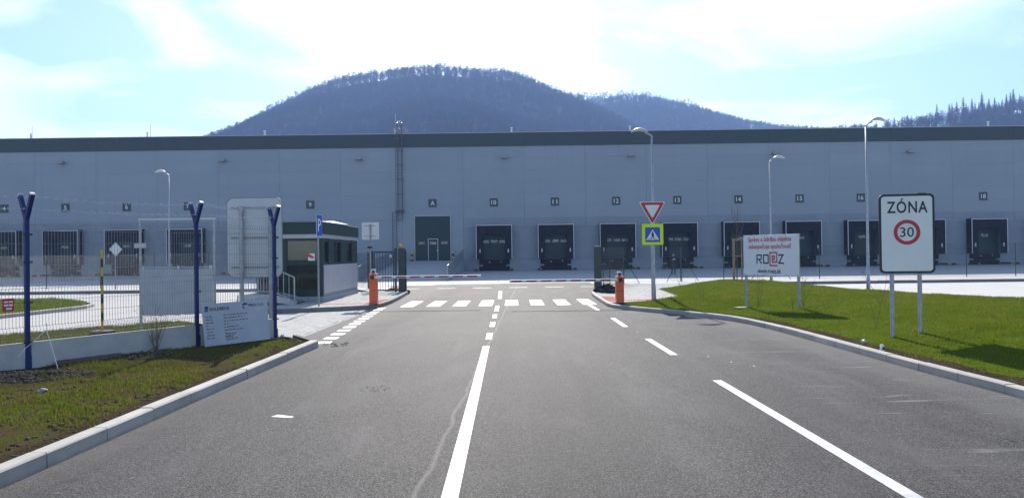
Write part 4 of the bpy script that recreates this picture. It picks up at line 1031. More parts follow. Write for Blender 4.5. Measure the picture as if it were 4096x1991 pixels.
# diamond sign on far strip
dsg = thing('road_sign', 'slim post with a narrow diamond sign by the left rear fence', 'road sign', (-23.4, 45.3, 0.125))
pole(dsg, 0, 2.7, 0.03, 0.0)
MB().prism([(-0.42,2.36),(0,1.94),(0.42,2.36),(0,2.78)], -0.045, -0.032, 'y').build('panel', 'alu', dsg, None, R(63))

# ------------------------------------------------------------------ blue fence on the left
BF = thing('mesh_fence', 'blue post wire mesh fence with barbed wire on a low concrete base', 'fence')
fz = [0.0, 0.02, 0.06, 0.17, 0.19]
fz = [float(z_l(np.array([x]), np.array([y]))[0])-0.02 for x, y in FP]
for i, (x, y) in enumerate(FP):
    nx, ny = FP[min(i+1, 4)][0]-FP[max(i-1, 0)][0], FP[min(i+1, 4)][1]-FP[max(i-1, 0)][1]; L = math.hypot(nx, ny); nx, ny = nx/L, ny/L
    px, py = ny, -nx                        # across the fence, towards the road
    pr_ = link('post', MB().box(-0.033, 0.033, -0.033, 0.033, -0.05, 2.50, 0.004).mesh('post', 'blue'), BF, (x, y, fz[i]), math.atan2(ny, nx))
    fk = MB(); fk.bar((0,0,2.44), (0.0,-0.19,2.84), 0.062); fk.build('fork_arm', 'blue', pr_)
    fk = MB(); fk.bar((0,0,2.44), (0.0,0.19,2.84), 0.060); fk.build('fork_arm', 'blue', pr_)
    for s in (-1, 1): MB().bar((0,s*0.185,2.842), (0,s*0.196,2.866), 0.066).build('arm_cap', 'alu', pr_)
    MB().box(-0.045, 0.045, -0.045, 0.045, -0.06, 0.24).build('foot_sleeve', 'blue', pr_)
    for z in (0.45, 1.1, 1.75, 2.2): MB().box(-0.07, 0.07, -0.046, -0.034, z-0.015, z+0.015).build('clamp', 'black' if z != 1.75 else 'blue', pr_)
def panel(p, q, zp, zq):
    L = math.hypot(q[0]-p[0], q[1]-p[1]); V = []; F = []
    ux, uy = (q[0]-p[0])/L, (q[1]-p[1])/L; nx, ny = uy, -ux
    prof = [(0.47,0),(0.58,0),(0.63,0.035),(0.68,0),(1.30,0),(1.35,0.035),(1.40,0),(1.52,0),(2.12,0),(2.17,0.035),(2.22,0),(2.43,0)]
    prof = [(0.47,0),(0.60,0),(0.65,0.04),(0.70,0),(1.32,0),(1.37,0.04),(1.42,0),(2.26,0),(2.31,0.04),(2.36,0),(2.44,0)]
    def P(s, o, z): return Vector((p[0]+ux*s+nx*o, p[1]+uy*s+ny*o, z+zp+(zq-zp)*s/L))
    def seg(a, b, r_):
        d = (b-a).normalized(); n = Vector((nx,ny,0))*r_; u_ = d.cross(n.normalized())*r_; o = len(V)
        for c in (a, b): V.extend([tuple(c+n+u_), tuple(c-n+u_), tuple(c-n-u_), tuple(c+n-u_)])
        for k in range(4): F.append((o+k, o+(k+1) % 4, o+4+(k+1) % 4, o+4+k))
    s = 0.03
    while s < L-0.02:
        for (za, oa), (zb, ob) in zip(prof[:-1], prof[1:]): seg(P(s, oa, za), P(s, ob, zb), 0.0024)
        s += 0.052
    for z, o in ((0.50,0),(0.60,0),(0.70,0),(0.90,0),(1.11,0),(1.32,0),(1.42,0),(1.63,0),(1.84,0),(2.05,0),(2.26,0),(2.36,0)): seg(P(0, o+0.006, z), P(L, o+0.006, z), 0.0030)
    me = big_mesh('mesh_panel', np.array(V), np.array(F)); me.materials.append(M['galv_dull'])
    tag(link('mesh_panel', me, BF), kind='stuff')
for i in range(4):
    p, q = FP[i], FP[i+1]; panel(p, q, fz[i], fz[i+1])
    L = math.hypot(q[0]-p[0], q[1]-p[1]); ux, uy = (q[0]-p[0])/L, (q[1]-p[1])/L
    a, b = (p[0]+ux*0.05, p[1]+uy*0.05), (q[0]-ux*0.05, q[1]-uy*0.05); nx, ny = uy*0.03, -ux*0.03
    m = MB(); m.add([(a[0]+nx,a[1]+ny,-0.12),(b[0]+nx,b[1]+ny,-0.12),(b[0]-nx,b[1]-ny,-0.12),(a[0]-nx,a[1]-ny,-0.12),(a[0]+nx,a[1]+ny,fz[i]+0.45),(b[0]+nx,b[1]+ny,fz[i+1]+0.45),(b[0]-nx,b[1]-ny,fz[i+1]+0.45),(a[0]-nx,a[1]-ny,fz[i]+0.45)],
                    [(3,2,1,0),(4,5,6,7),(0,1,5,4),(1,2,6,5),(2,3,7,6),(3,0,4,7)]); m.build('base_slab', 'fence_slab', BF)
# barbed wire along the fork arms
for s in (-1, 1):
    for hh in (0.45, 0.95):
        m = MB(); line = []
        for i, (x, y) in enumerate(FP):
            nx, ny = FP[min(i+1, 4)][0]-FP[max(i-1, 0)][0], FP[min(i+1, 4)][1]-FP[max(i-1, 0)][1]; L = math.hypot(nx, ny); px, py = -ny/L, nx/L
            line.append(Vector((x-px*s*0.19*hh, y-py*s*0.19*hh, fz[i]+2.44+0.40*hh)))
        pp = []
        for a_, b_ in zip(line[:-1], line[1:]):
            for k in range(10):
                t = k/10; p = a_.lerp(b_, t); p.z -= 0.05*math.sin(math.pi*t)*(1 if hh > 0.5 else 0.6)+random.uniform(-0.008, 0.008); pp.append(p)
        pp.append(line[-1]); m.tube(pp, 0.0035, 4)
        for a_, b_ in zip(pp[:-1], pp[1:]):
            for t in (0.25, 0.75):
                c = a_.lerp(b_, t); m.bar(c-Vector((0.012,0.01,0.02)), c+Vector((0.012,0.01,0.02)), 0.004); m.bar(c-Vector((-0.015,0.01,0.018)), c+Vector((-0.015,0.01,0.018)), 0.004)
        m.build('barbed_wire', 'galv', BF)
# board leaning on the fence
A_, B_ = Vector((-6.15, 15.13)), Vector((-5.21, 16.22)); d_ = B_-A_; bl_ = d_.length; ang = math.atan2(d_.y, d_.x)
nrm = Vector((d_.y, -d_.x)).normalized()
GB = thing('site_board', 'white construction information board leaning against the blue fence', 'sign board', (A_.x+nrm.x*0.16, A_.y+nrm.y*0.16, fz[3]+0.02), ang)
GB.rotation_euler = (R(-7), 0, ang); GB.rotation_euler = (Matrix.Rotation(ang, 3, 'Z') @ Matrix.Rotation(R(-7), 3, 'X') @ Matrix.Rotation(R(-1.0), 3, 'Y')).to_euler()
bh = 0.84
MB().box(0, bl_, -0.005, 0.005, 0, bh, 0.002).build('panel', 'board', GB)
text('GOLDBECK', 0.125, 'ink', GB, (0.37, -0.0065, bh-0.115), bold=0.003, fit=(0.43, 0.062))
lgq = MB().prism([(0.055,bh-0.16),(0.125,bh-0.16),(0.135,bh-0.055),(0.065,bh-0.055)], -0.0075, -0.0055, 'y').build('logo', 'ink', GB)
MB().prism([(0.062,bh-0.152),(0.122,bh-0.152),(0.126,bh-0.095),(0.068,bh-0.095)], -0.0085, -0.0078, 'y').build('logo_field', 'logo_blue', lgq)
text('PRO', 0.10, 'ink', GB, (bl_-0.36, -0.0065, bh-0.095), bold=0.003, fit=(0.145, 0.055))
text('LOGIS', 0.10, 'ink', GB, (bl_-0.185, -0.0065, bh-0.095), fit=(0.19, 0.055))
gl = MB()
for a0, a1, r_ in ((20,170,0.055),(60,150,0.03),(185,255,0.052)):
    pts = [(bl_-0.51+r_*math.cos(R(a)), bh-0.10+r_*math.sin(R(a))) for a in np.linspace(a0, a1, 8)]; stroke(gl, pts, 0.022, -0.0075-0.0001*r_, -0.0055)
gl.build('logo_globe', 'logo_navy', GB)
sm = MB()
def textline(x, z, n, hgt):
    for k in range(n):
        wdt = random.uniform(0.035, 0.085)
        xx = x
        while xx < x+wdt-0.008:
            hh = random.choice((hgt, hgt, hgt*1.35)); sm.box(xx, xx+0.0075, -0.0068, -0.0055, z, z+hh); xx += 0.0105
            if xx-x < wdt: sm.box(xx-0.0105, xx, -0.0066, -0.0055, z+hgt*0.75, z+hgt)
        x += wdt+0.015
zz = bh-0.27
for n1, n2 in ((2,8),(2,6),(2,8),(1,2),(3,5),(2,5),(2,1),(2,2)):
    textline(0.06, zz, n1, 0.016); textline(0.44, zz+0.012, n2, 0.016); zz -= 0.062 if n1 != 2 or n2 != 8 else 0.058
for k in range(6): textline(0.46, 0.215-k*0.026, 3, 0.012)
sm.build('small_print', 'ink', GB)
# small red plate on the fence
rs = thing('fence_plate', 'small red plate with white text blocks tied to the wire fence', 'sign', (-8.02, 12.18, 1.20), math.atan2(2.7, 1.65))
MB().prism(rrect(-0.085, 0.085, -0.10, 0.10, 0.008), -0.05, -0.044, 'y').build('panel', 'red', rs)
wb = MB()
for x0, x1, z0, z1 in ((-0.065,-0.005,0.035,0.06),(0.005,0.065,0.035,0.06),(-0.065,0.0,-0.02,0.01),(0.01,0.065,-0.02,0.01),(-0.035,0.05,-0.075,-0.045)): wb.box(x0,x1,-0.053,-0.0505,z0,z1)
wb.build('text_block', 'letter_w', rs)
# tape tied in an inverted V
tp = thing('caution_tape', 'strip of white barrier tape hanging in an inverted V on the wire fence', 'tape', (-7.70, 12.72, 0.0))
def ribbon(pts, w, mat, parent, name):
    m = MB(); vs = []
    for i, p in enumerate(pts):
        p = Vector(p); vs += [p-Vector((w/2,0,0)), p+Vector((w/2,0,0))]
    m.add(vs, [(2*i,2*i+1,2*i+3,2*i+2) for i in range(len(pts)-1)]); return m.build(name, mat, parent)
ribbon([(0,-0.03,0.86),(0.01,-0.04,0.72),(0.09,-0.07,0.52),(0.18,-0.12,0.32),(0.29,-0.20,0.10)], 0.016, 'cloth_w', tp, 'tape_tail')
ribbon([(0,-0.04,0.76),(-0.08,-0.17,0.62),(-0.17,-0.33,0.48),(-0.22,-0.42,0.36)], 0.013, 'cloth_w', tp, 'tape_tail')
# frame stand with hanging boards
FS = thing('frame_stand', 'tall white steel frame with a torn pale board hanging in its lower half', 'sign frame', (-9.05, 18.7, 0.06), R(2))
for x in (0.0, 1.78): MB().box(x-0.025, x+0.025, -0.025, 0.025, 0.0, 2.78).build('post', 'galv', FS)
for z in (2.755, 1.62): MB().box(-0.04 if z > 2 else 0.026, 1.82 if z > 2 else 1.754, -0.02, 0.02, z-0.02 if z < 2 else 2.782, z+0.02 if z < 2 else 2.82).build('rail', 'trim_white' if z > 2 else 'galv', FS)
MB().prism([(0.03,0.62),(0.04,0.47),(0.42,0.46),(0.48,0.44),(0.62,0.47),(0.95,0.46),(1.0,0.49),(1.06,0.47),(1.70,0.50),(1.75,0.72),(1.745,1.58),(0.01,1.585)], -0.04, -0.028, 'y').build('board', 'board', FS)
MB().box(-0.12, 0.15, -0.06, -0.026, 2.10, 2.22, 0.01).build('clamp_box', 'trim_white', FS)
for x in (0.08, 0.92, 1.70): MB().box(x-0.03, x+0.03, -0.045, -0.021, 1.585, 1.66).build('clip', 'trim_white', FS)
# striped pole
SP = thing('marker_pole', 'yellow and black striped pole set in a brown block behind the fence', 'pole', (-9.62, 18.0, 0.08))
MB().box(-0.22, 0.22, -0.18, 0.18, 0, 0.16, 0.02).build('base_block', 'brick', SP)
for k in range(9):
    MB().tube([(0,0,0.161+k*0.21),(0,0,0.161+(k+1)*0.21-0.002)], 0.028, 10).build('band', 'yellow' if k % 2 == 0 else 'black', SP)

# ------------------------------------------------------------------ small things on the ground
def lump(name, mat, r_, parent=None, loc=(0,0,0), seed=0, flat=0.6, sub=2):
    bm = bmesh.new(); bmesh.ops.create_icosphere(bm, subdivisions=sub, radius=1)
    rr_ = random.Random(seed); off = [rr_.uniform(-5, 5) for _ in range(3)]
    from mathutils import noise as mn
    for v in bm.verts:
        k = 1+0.45*mn.noise(v.co*1.7+Vector(off)); v.co *= k*r_; v.co.z *= flat
    me = bpy.data.meshes.new(name); bm.to_mesh(me); bm.free(); me.materials.append(M[mat])
    return link(name, me, parent, loc)
def marker(label, x, y, z):
    o = thing('survey_marker', label, 'survey marker', (x, y, z))
    MB().tube([(0,0,-0.04),(0,0,0.09),(0,0,0.115)], [0.038,0.036,0.024], 12).build('cap', 'cloth_w', o)
    MB().box(-0.012,0.024,-0.040,-0.030,0.03,0.07).build('mark', 'black', o)
zz_ = lambda f, x, y: float(f(np.array([x]), np.array([y]))[0])
marker('white plastic survey cap on the tip of the left verge', -4.95, 16.5, zz_(z_l,-4.95,16.5))
marker('white plastic survey cap by the right kerb below the zone sign', 6.50, 13.55, zz_(z_r,6.5,13.55))
o = lump('litter', 'cloth_w', 0.038, None, (6.72, 14.75, zz_(z_r,6.72,14.75)+0.03), 4, 0.9); tag(o, 'crumpled white litter in the grass left of the zone sign', 'litter')
for k, (x, y, r_, lab) in enumerate(((-6.28,10.25,0.055,'pale stone lying in the left verge grass'),(-6.72,9.75,0.06,'brown clod of earth beside the pale stone on the verge'))):
    o = lump('stone', 'stone' if k == 0 else 'clod', r_, None, (x, y, zz_(z_l,x,y)+0.02), 20+k); tag(o, lab, 'stone')
def heap(name, cx, cy, rx, ry, n, zf, mat, label, cat, rmin, rmax, top=0.0):
    me_ = []; V = []; F = []
    bm = bmesh.new(); bmesh.ops.create_icosphere(bm, subdivisions=1, radius=1)
    base = np.array([v.co[:] for v in bm.verts]); fc = np.array([[v.index for v in f.verts] for f in bm.faces]); bm.free()
    for k in range(n):
        a = rng.uniform(0, 6.28); t = math.sqrt(rng.random()); x, y = cx+rx*t*math.cos(a), cy+ry*t*math.sin(a)
        r_ = rng.uniform(rmin, rmax); b = base*(1+rng.uniform(-0.35, 0.35, (len(base), 1)))*r_*np.array([1,1,0.7])
        z = float(zf(np.array([x]), np.array([y]))[0])+top*(1-t)*rng.random()
        F.append(fc+len(V)*len(base)); V.append(b+[x, y, z+r_*0.2])
    me = big_mesh(name, np.concatenate(V), np.concatenate(F)); me.materials.append(M[mat])
    return tag(link(name, me), label, cat, kind='stuff')
heap('soil_heap', -7.3, 11.6, 0.95, 0.75, 1100, z_l, 'clod', 'dug grey soil heaped at the foot of the nearest blue post', 'soil', 0.008, 0.036, 0.06)
heap('soil_heap', -6.6, 13.7, 0.7, 0.35, 300, z_l, 'clod', 'loose soil along the concrete base of the blue fence', 'soil', 0.008, 0.03, 0.08)
heap('soil_heap', -4.85, 16.35, 0.38, 0.28, 130, z_l, 'clod', 'small brown soil heap round the survey cap on the verge tip', 'soil', 0.012, 0.04, 0.08)
heap('soil_clods', -5.6, 8.9, 1.3, 2.6, 420, z_l, 'clod', 'scattered soil clods in the left verge', 'soil', 0.006, 0.028, 0.0)
heap('rubble_heap', 4.35, 35.2, 0.55, 1.7, 420, lambda x, y: 0.12+0*x, 'coal', 'black rubble heap at the foot of the right gate pillar', 'rubble', 0.04, 0.13, 0.34)
heap('loose_gravel', -1.98, 11.0, 0.22, 0.28, 110, lambda x, y: 0.0+0*x, 'coal', 'patch of loose dark chippings on the left lane', 'gravel', 0.002, 0.007)
heap('loose_gravel', -3.85, 16.6, 0.30, 0.5, 60, lambda x, y: 0.0+0*x, 'clod', 'loose crumbs beside the left kerb corner', 'gravel', 0.006, 0.022)
def d_edge(n, line, w):
    out = []
    for k in range(n):
        i = rng.integers(0, len(line)-1); p = line[i]+(line[i+1]-line[i])*rng.random(); out.append(p)
    return out
# earth crumbs along the kerb backs
for line, zf, sgn, lab in ((KLi, z_l, 1, 'bare crumbly earth behind the left kerb'), (KRi[:26], z_r, -1, 'bare crumbly earth behind the right kerb')):
    bm = bmesh.new(); bmesh.ops.create_icosphere(bm, subdivisions=1, radius=1)
    base = np.array([v.co[:] for v in bm.verts]); fc = np.array([[v.index for v in f.verts] for f in bm.faces]); bm.free(); V = []; F = []
    off_ = offset(line, sgn*1.0)-line
    for k in range(900):
        i = int(rng.integers(0, len(line)-1)); t = rng.random(); p = line[i]*(1-t)+line[i+1]*t+off_[i]*(0.03+0.42*rng.random()**1.8)
        if fbm(p[0], p[1], 1.5, 31) < 0.45: continue
        r_ = rng.uniform(0.006, 0.028); z = float(zf(np.array([p[0]]), np.array([p[1]]))[0])
        F.append(fc+len(V)*len(base)); V.append(base*(1+rng.uniform(-0.3, 0.3, (len(base), 1)))*r_*np.array([1.3,1.3,0.6])+[p[0], p[1], z+0.002])
    me = big_mesh('kerb_earth', np.concatenate(V), np.concatenate(F)); me.materials.append(M['clod']); tag(link('kerb_earth', me), lab, 'soil', kind='stuff')
# loose timber at the fence foot
o = MB().box(-0.55, 0.55, -0.02, 0.02, -0.02, 0.12).build('plank', 'brick', None, (-7.25, 13.18, 0.12), math.atan2(2.7, 1.65)); tag(o, 'brown plank lying along the foot of the fence base', 'plank')
o = MB().tube([(0,0,0),(0.12,0.1,0.05),(0.28,0.25,0.16)], 0.012, 6).build('stick', 'twig', None, (-6.75, 13.75, 0.16)); tag(o, 'short dark stick leaning near the fence base', 'stick')
# weeds and saplings
def twiggy(name, label, cat, x, y, z, h, n, spread, mat, seed, r0=0.0055):
    rr_ = random.Random(seed); o = thing(name, label, cat, (x, y, z))
    m = MB(); sub = MB()
    for k in range(n):
        a = rr_.uniform(0, 6.28); p = Vector((0,0,-0.02)); pts = [p.copy()]; d = Vector((math.cos(a)*spread, math.sin(a)*spread, 1)).normalized()
        hh = h*rr_.uniform(0.6, 1.0)
        for s in range(5):
            d = (d+Vector((rr_.uniform(-.18,.18), rr_.uniform(-.18,.18), 0.05))).normalized(); p = p+d*hh/5; pts.append(p.copy())
            if s > 0:
                for q in range(2):
                    e = (d+Vector((rr_.uniform(-1,1), rr_.uniform(-1,1), rr_.uniform(0,0.6)))).normalized()
                    sub.tube([p, p+e*hh*0.12, p+e*hh*0.2+Vector((0,0,hh*0.05))], [r0*0.45,r0*0.3,r0*0.15], 4, False)
        m.tube(pts, [r0, r0*0.9, r0*0.75, r0*0.6, r0*0.45, r0*0.25], 5)
    m.build('stem', mat, o); sub.build('twigs', mat, o); return o
twiggy('dry_weed', 'bushy dry brown weed at the fence base behind the nearest blue post', 'weed', -6.62, 14.25, 0.16, 0.85, 12, 0.45, 'dry', 3, 0.006)
twiggy('sapling', 'thin bare sapling beside the left leg of the notice board', 'sapling', 7.10, 22.2, 0.3, 1.15, 3, 0.3, 'twig', 5)
twiggy('sapling', 'thin bare sapling beside the right leg of the notice board', 'sapling', 8.05, 21.3, 0.35, 1.0, 3, 0.25, 'twig', 6)
twiggy('sapling', 'low bare sapling in the grass below the notice board', 'sapling', 7.15, 19.6, 0.3, 0.55, 2, 0.2, 'twig', 7)
twiggy('sapling', 'leaning bare sapling midway between notice board and zone sign', 'sapling', 9.65, 20.2, 0.42, 1.25, 2, 0.55, 'twig', 8)
twiggy('sapling', 'thin bare sapling in the grass right of the give way sign', 'sapling', 6.35, 25.6, 0.35, 0.9, 2, 0.2, 'twig', 9)
twiggy('sapling', 'thin bare sapling near the back edge of the grass mound', 'sapling', 7.55, 34.5, 0.3, 1.0, 4, 0.3, 'twig', 10)
twiggy('sapling', 'dry stalk behind the legs of the zone sign', 'sapling', 7.35, 15.6, 0.3, 0.75, 2, 0.2, 'dry', 11)
# staked young tree
yt = thing('young_tree', 'bare young tree held between wooden stakes behind the notice board', 'tree', (11.05, 37.8, 0.38))
for x, y in ((-0.21,-0.12),(-0.05,0.22),(0.22,-0.1)): MB().tube([(x,y,-0.1),(x,y,2.15)], 0.032, 8).build('stake', 'wood', yt)
MB().box(-0.25,0.26,-0.16,-0.13,2.04,2.12).build('cross_rail', 'wood', yt); MB().box(-0.25,0.26,-0.16,-0.135,1.25,1.30).build('cross_rail', 'wood', yt)
MB().tube([(0,0,-0.1),(0.02,0.0,1.2),(0.0,0.02,2.3),(0.06,0.0,3.2),(0.10,0,4.0)], [0.028,0.024,0.018,0.011,0.004], 7).build('trunk', 'twig', yt)
cr = MB(); rr_ = random.Random(12)
for k in range(16):
    z = rr_.uniform(1.9, 3.4); a = rr_.uniform(0, 6.28); L = rr_.uniform(0.5, 1.3); d = Vector((math.cos(a)*0.35, math.sin(a)*0.35, 1)).normalized()
    p = Vector((0.02,0,z)); cr.tube([p, p+d*L*0.5+Vector((math.cos(a)*.08,math.sin(a)*.08,0)), p+d*L], [0.009,0.006,0.002], 4, False)
cr.build('crown', 'twig', yt)

# ------------------------------------------------------------------ person crossing the yard
def make_person(label, loc, rotz):
    J = {'pelvis':(0,0,0.93,0.15,0.11),'waist':(0,0,1.08,0.145,0.105),'chest':(0,0.01,1.30,0.175,0.12),'neckb':(0,0.01,1.47,0.085,0.075),'neck':(0,-0.005,1.53,0.055,0.055),'head':(0,-0.02,1.62,0.080,0.092),'top':(0,-0.015,1.715,0.070,0.080),
         'hl':(-0.09,0,0.86,0.095,0.095),'kl':(-0.115,-0.06,0.49,0.068,0.068),'al':(-0.12,-0.01,0.10,0.050,0.050),'tl':(-0.125,-0.14,0.035,0.045,0.032),
         'hr':(0.09,0,0.86,0.095,0.095),'kr':(0.11,-0.12,0.50,0.068,0.068),'ar':(0.12,0.08,0.13,0.050,0.050),'tr':(0.125,-0.04,0.035,0.045,0.032),
         'sl':(-0.185,0.01,1.41,0.072,0.072),'el':(-0.255,-0.02,1.14,0.055,0.055),'wl':(-0.10,-0.22,1.22,0.036,0.036),
         'sr':(0.185,0.01,1.41,0.072,0.072),'er':(0.255,-0.02,1.14,0.055,0.055),'wr':(0.10,-0.23,1.27,0.036,0.036)}
    E = [('pelvis','waist'),('waist','chest'),('chest','neckb'),('neckb','neck'),('neck','head'),('head','top'),('pelvis','hl'),('hl','kl'),('kl','al'),('al','tl'),('pelvis','hr'),('hr','kr'),('kr','ar'),('ar','tr'),('chest','sl'),('sl','el'),('el','wl'),('chest','sr'),('sr','er'),('er','wr')]
    def fingers(w, s):
        x, y, z = J[w][:3]; px, py, pz = x+s*0.035, y-0.06, z+0.015
        J[w+'p'] = (px, py, pz, 0.030, 0.020); E.append((w, w+'p'))
        for k in range(5):
            L = (0.075,0.085,0.08,0.062,0.055)[k]
            if k < 4: a = (px+s*0.018-s*0.0, py-0.022, pz+0.028-0.019*k); b = (a[0]+s*L*0.6, a[1]-L*0.55, a[2]); c = (b[0]+s*L*0.5, b[1]+0.004, b[2]-0.008)
            else: a = (px-s*0.005, py+0.005, pz+0.035); b = (a[0]+s*0.02, a[1]-0.03, a[2]+0.022); c = (b[0]+s*0.018, b[1]-0.02, b[2]+0.006)
            pr_ = w+'p'
            for q, P_ in enumerate((a, b, c)):
                nme = f'{w}f{k}{q}'; J[nme] = (*P_, 0.0095-0.001*q, 0.0095-0.001*q); E.append((pr_, nme)); pr_ = nme
    fingers('wl', 1); fingers('wr', -1)
    names = list(J); me = bpy.data.meshes.new('person')
    me.from_pydata([J[n][:3] for n in names], [(names.index(a), names.index(b)) for a, b in E], [])
    o = bpy.data.objects.new('person', me); C.objects.link(o)
    sk_ = o.modifiers.new('skin', 'SKIN'); o.modifiers.new('sub', 'SUBSURF').levels = 1
    for i, n in enumerate(names):
        sv_ = me.skin_vertices[0].data[i]; sv_.radius = J[n][3:5]; sv_.use_root = (n == 'pelvis')
    dg = bpy.context.evaluated_depsgraph_get(); dg.update()
    body = bpy.data.meshes.new_from_object(o.evaluated_get(dg)); bpy.data.objects.remove(o)
    body.materials.clear()
    for mname in ('p_jacket', 'p_jeans', 'p_shoe', 'p_skin', 'p_hair'): body.materials.append(M[mname])
    for p in body.polygons:
        c = p.center; p.use_smooth = True
        if c.z > 1.655 or (c.z > 1.56 and c.y > 0.0): k = 4
        elif c.z > 1.50: k = 3
        elif c.y < -0.235 and c.z > 1.1: k = 3
        elif c.z > 0.90: k = 0
        elif c.z > 0.09: k = 1
        else: k = 2
        p.material_index = k
    ob = link('person', body, None, loc, rotz); tag(ob, label, 'person')
    for s in (-1, 1):
        m = MB().tube([(s*0.03,-0.118,1.625),(s*0.03,-0.108,1.625)], 0.010, 8).build('eye', 'ink', ob)
        MB().prism([(s*0.078,1.60),(s*0.098,1.605),(s*0.096,1.65),(s*0.078,1.645)], -0.03, 0.01, 'y').build('ear', 'p_skin', ob)
    MB().add([(-0.014,-0.105,1.585),(0.014,-0.105,1.585),(0,-0.135,1.588),(0,-0.108,1.632)], [(0,1,2),(0,2,3),(1,3,2),(0,3,1)]).build('nose', 'p_skin', ob)
    MB().box(-0.025,0.025,-0.112,-0.100,1.553,1.562).build('mouth', 'red', ob)
    return ob
M['p_jacket'] = simple('dark_jacket', (0.022,0.024,0.030), 0.8); M['p_jeans'] = simple('dark_jeans', (0.022,0.035,0.075), 0.85)
M['p_shoe'] = simple('dark_shoes', (0.018,0.017,0.017), 0.6); M['p_skin'] = simple('skin', (0.48,0.30,0.22), 0.5, 0, 0.05); M['p_hair'] = simple('dark_hair', (0.03,0.022,0.018), 0.7)
make_person('person in dark jacket and jeans walking in the shade before dock thirteen', (12.72, 60.6, float(yard_z(60.6))), R(-8))
ph = tag(MB().box(-0.09, 0.09, -0.005, 0.005, -0.03, 0.03, 0.004).build('phone', 'cloth_w', None, (12.74-0.045, 60.6-0.325, float(yard_z(60.6))+1.26), R(-8)), 'pale phone held in front of the walking person', 'phone')

# ------------------------------------------------------------------ hills, woods
PROF = [  # ridge distance, front width, back width, crest heights over x (metres)
 (800, 400, 300, [(-520,40),(-420,80),(-354,98),(-316,106),(-300,115),(-275,133),(-250,148),(-225,160),(-200,171),(-179,179),(-150,184),(-125,187),(-100,190),(-88,191),(-75,192),(-59,190),(-34,187),(-1,185),(24,176),(49,164),(73,154),(106,141),(147,116),(200,90),(320,50)]),
 (1050, 450, 300, [(-300,120),(-120,170),(-18,200),(31,210),(64,211),(96,210),(118,207),(151,210),(183,209),(216,202),(248,195),(281,185),(313,176),(362,166),(416,162),(471,160),(525,158),(607,157),(800,150),(1100,150)]),
 (600, 330, 300, [(120,40),(191,76),(238,86),(269,88),(285,89),(303,93),(325,95),(341,99),(362,102),(378,106),(402,108),(471,116),(595,122),(800,125),(1100,110)]),
 (640, 300, 160, [(-330,30),(-213,78),(-187,96),(-144,112),(-94,123),(-61,126),(-34,123),(-5,112),(19,101),(40,88),(60,72),(110,40),(180,20)]),
 (1500, 500, 300, [(-1500,205),(-1152,222),(-842,220),(-663,226),(-628,228),(-593,225),(-400,200),(0,150)])]
def hill(x, y, with_noise=True):
    z = np.full(np.shape(x), -4.0)
    for Y0, wf, wb_, pr_ in PROF:
        px, pz = zip(*pr_); h = np.interp(x, px, pz, left=pz[0]*0.6, right=pz[-1]*0.8)
        t = np.where(y < Y0, (Y0-y)/wf, (y-Y0)/wb_); t = np.clip(t, 0, 1)
        g_ = (1-t)**1.25*(1+0.35*t)
        hh = h*g_-4*(t >= 1)
        if with_noise: hh = hh+(fbm(x, y, 0.012, 41)-0.5)*22*np.sin(np.pi*np.clip(t*1.3, 0, 1))
        z = np.maximum(z, hh)
    return z
gx = np.arange(-1700, 1701, 14.0); gy = np.concatenate([np.arange(230, 1120, 14.0), np.arange(1120, 1820, 35.0)])
GX, GY = np.meshgrid(gx, gy); GZ = hill(GX, GY); nx_, ny_ = len(gx), len(gy)
ii = np.arange(nx_*ny_).reshape(ny_, nx_)
F = np.stack([ii[:-1, :-1], ii[:-1, 1:], ii[1:, 1:], ii[1:, :-1]], -1).reshape(-1, 4)
me = big_mesh('hills', np.c_[GX.ravel(), GY.ravel(), GZ.ravel()], F); me.materials.append(M['hill'])
me.polygons.foreach_set('use_smooth', [True]*len(me.polygons)); struct(link('hills', me))
def bare_tree(seed):
    rr_ = random.Random(seed); m = MB(); H = 17.0
    lean = rr_.uniform(-0.6, 0.6)
    m.tube([(0,0,-1.5),(0,0,0),(lean*.3,0,5),(lean*.7,0.2,9.5),(lean,0.2,13.5)], [0.20,0.18,0.14,0.09,0.03], 4, False)
    tw = []
    for k in range(22):
        z = rr_.uniform(6.0, 12.8); a = rr_.uniform(0, 6.28); L = rr_.uniform(2.8, 4.8)*(1.1-0.55*(z-6)/7)
        d = Vector((math.cos(a), math.sin(a), rr_.uniform(0.45, 1.0))).normalized(); p = Vector((lean*z/15.5, 0.1, z)); q = p+d*L
        m.tube([p, p+d*L*0.5+Vector((0,0,0.15)), q], [0.085,0.055,0.02], 3, False); tw += [(p+d*L*t, d) for t in (0.35, 0.5, 0.65, 0.8, 0.95)]
    for p, d in tw:
        for k in range(7):
            e_ = (d+Vector((rr_.uniform(-1,1), rr_.uniform(-1,1), rr_.uniform(-0.2,0.9)))).normalized()*rr_.uniform(0.7, 1.7)
            s_ = Vector((rr_.uniform(-1,1), rr_.uniform(-1,1), 0)).normalized()*0.035
            m.add([p-s_, p+s_, p+e_], [(0,1,2)])
    me = bpy.data.meshes.new('bare_tree'); me.from_pydata(m.v, [], m.f); me.materials.append(M['bark']); return me
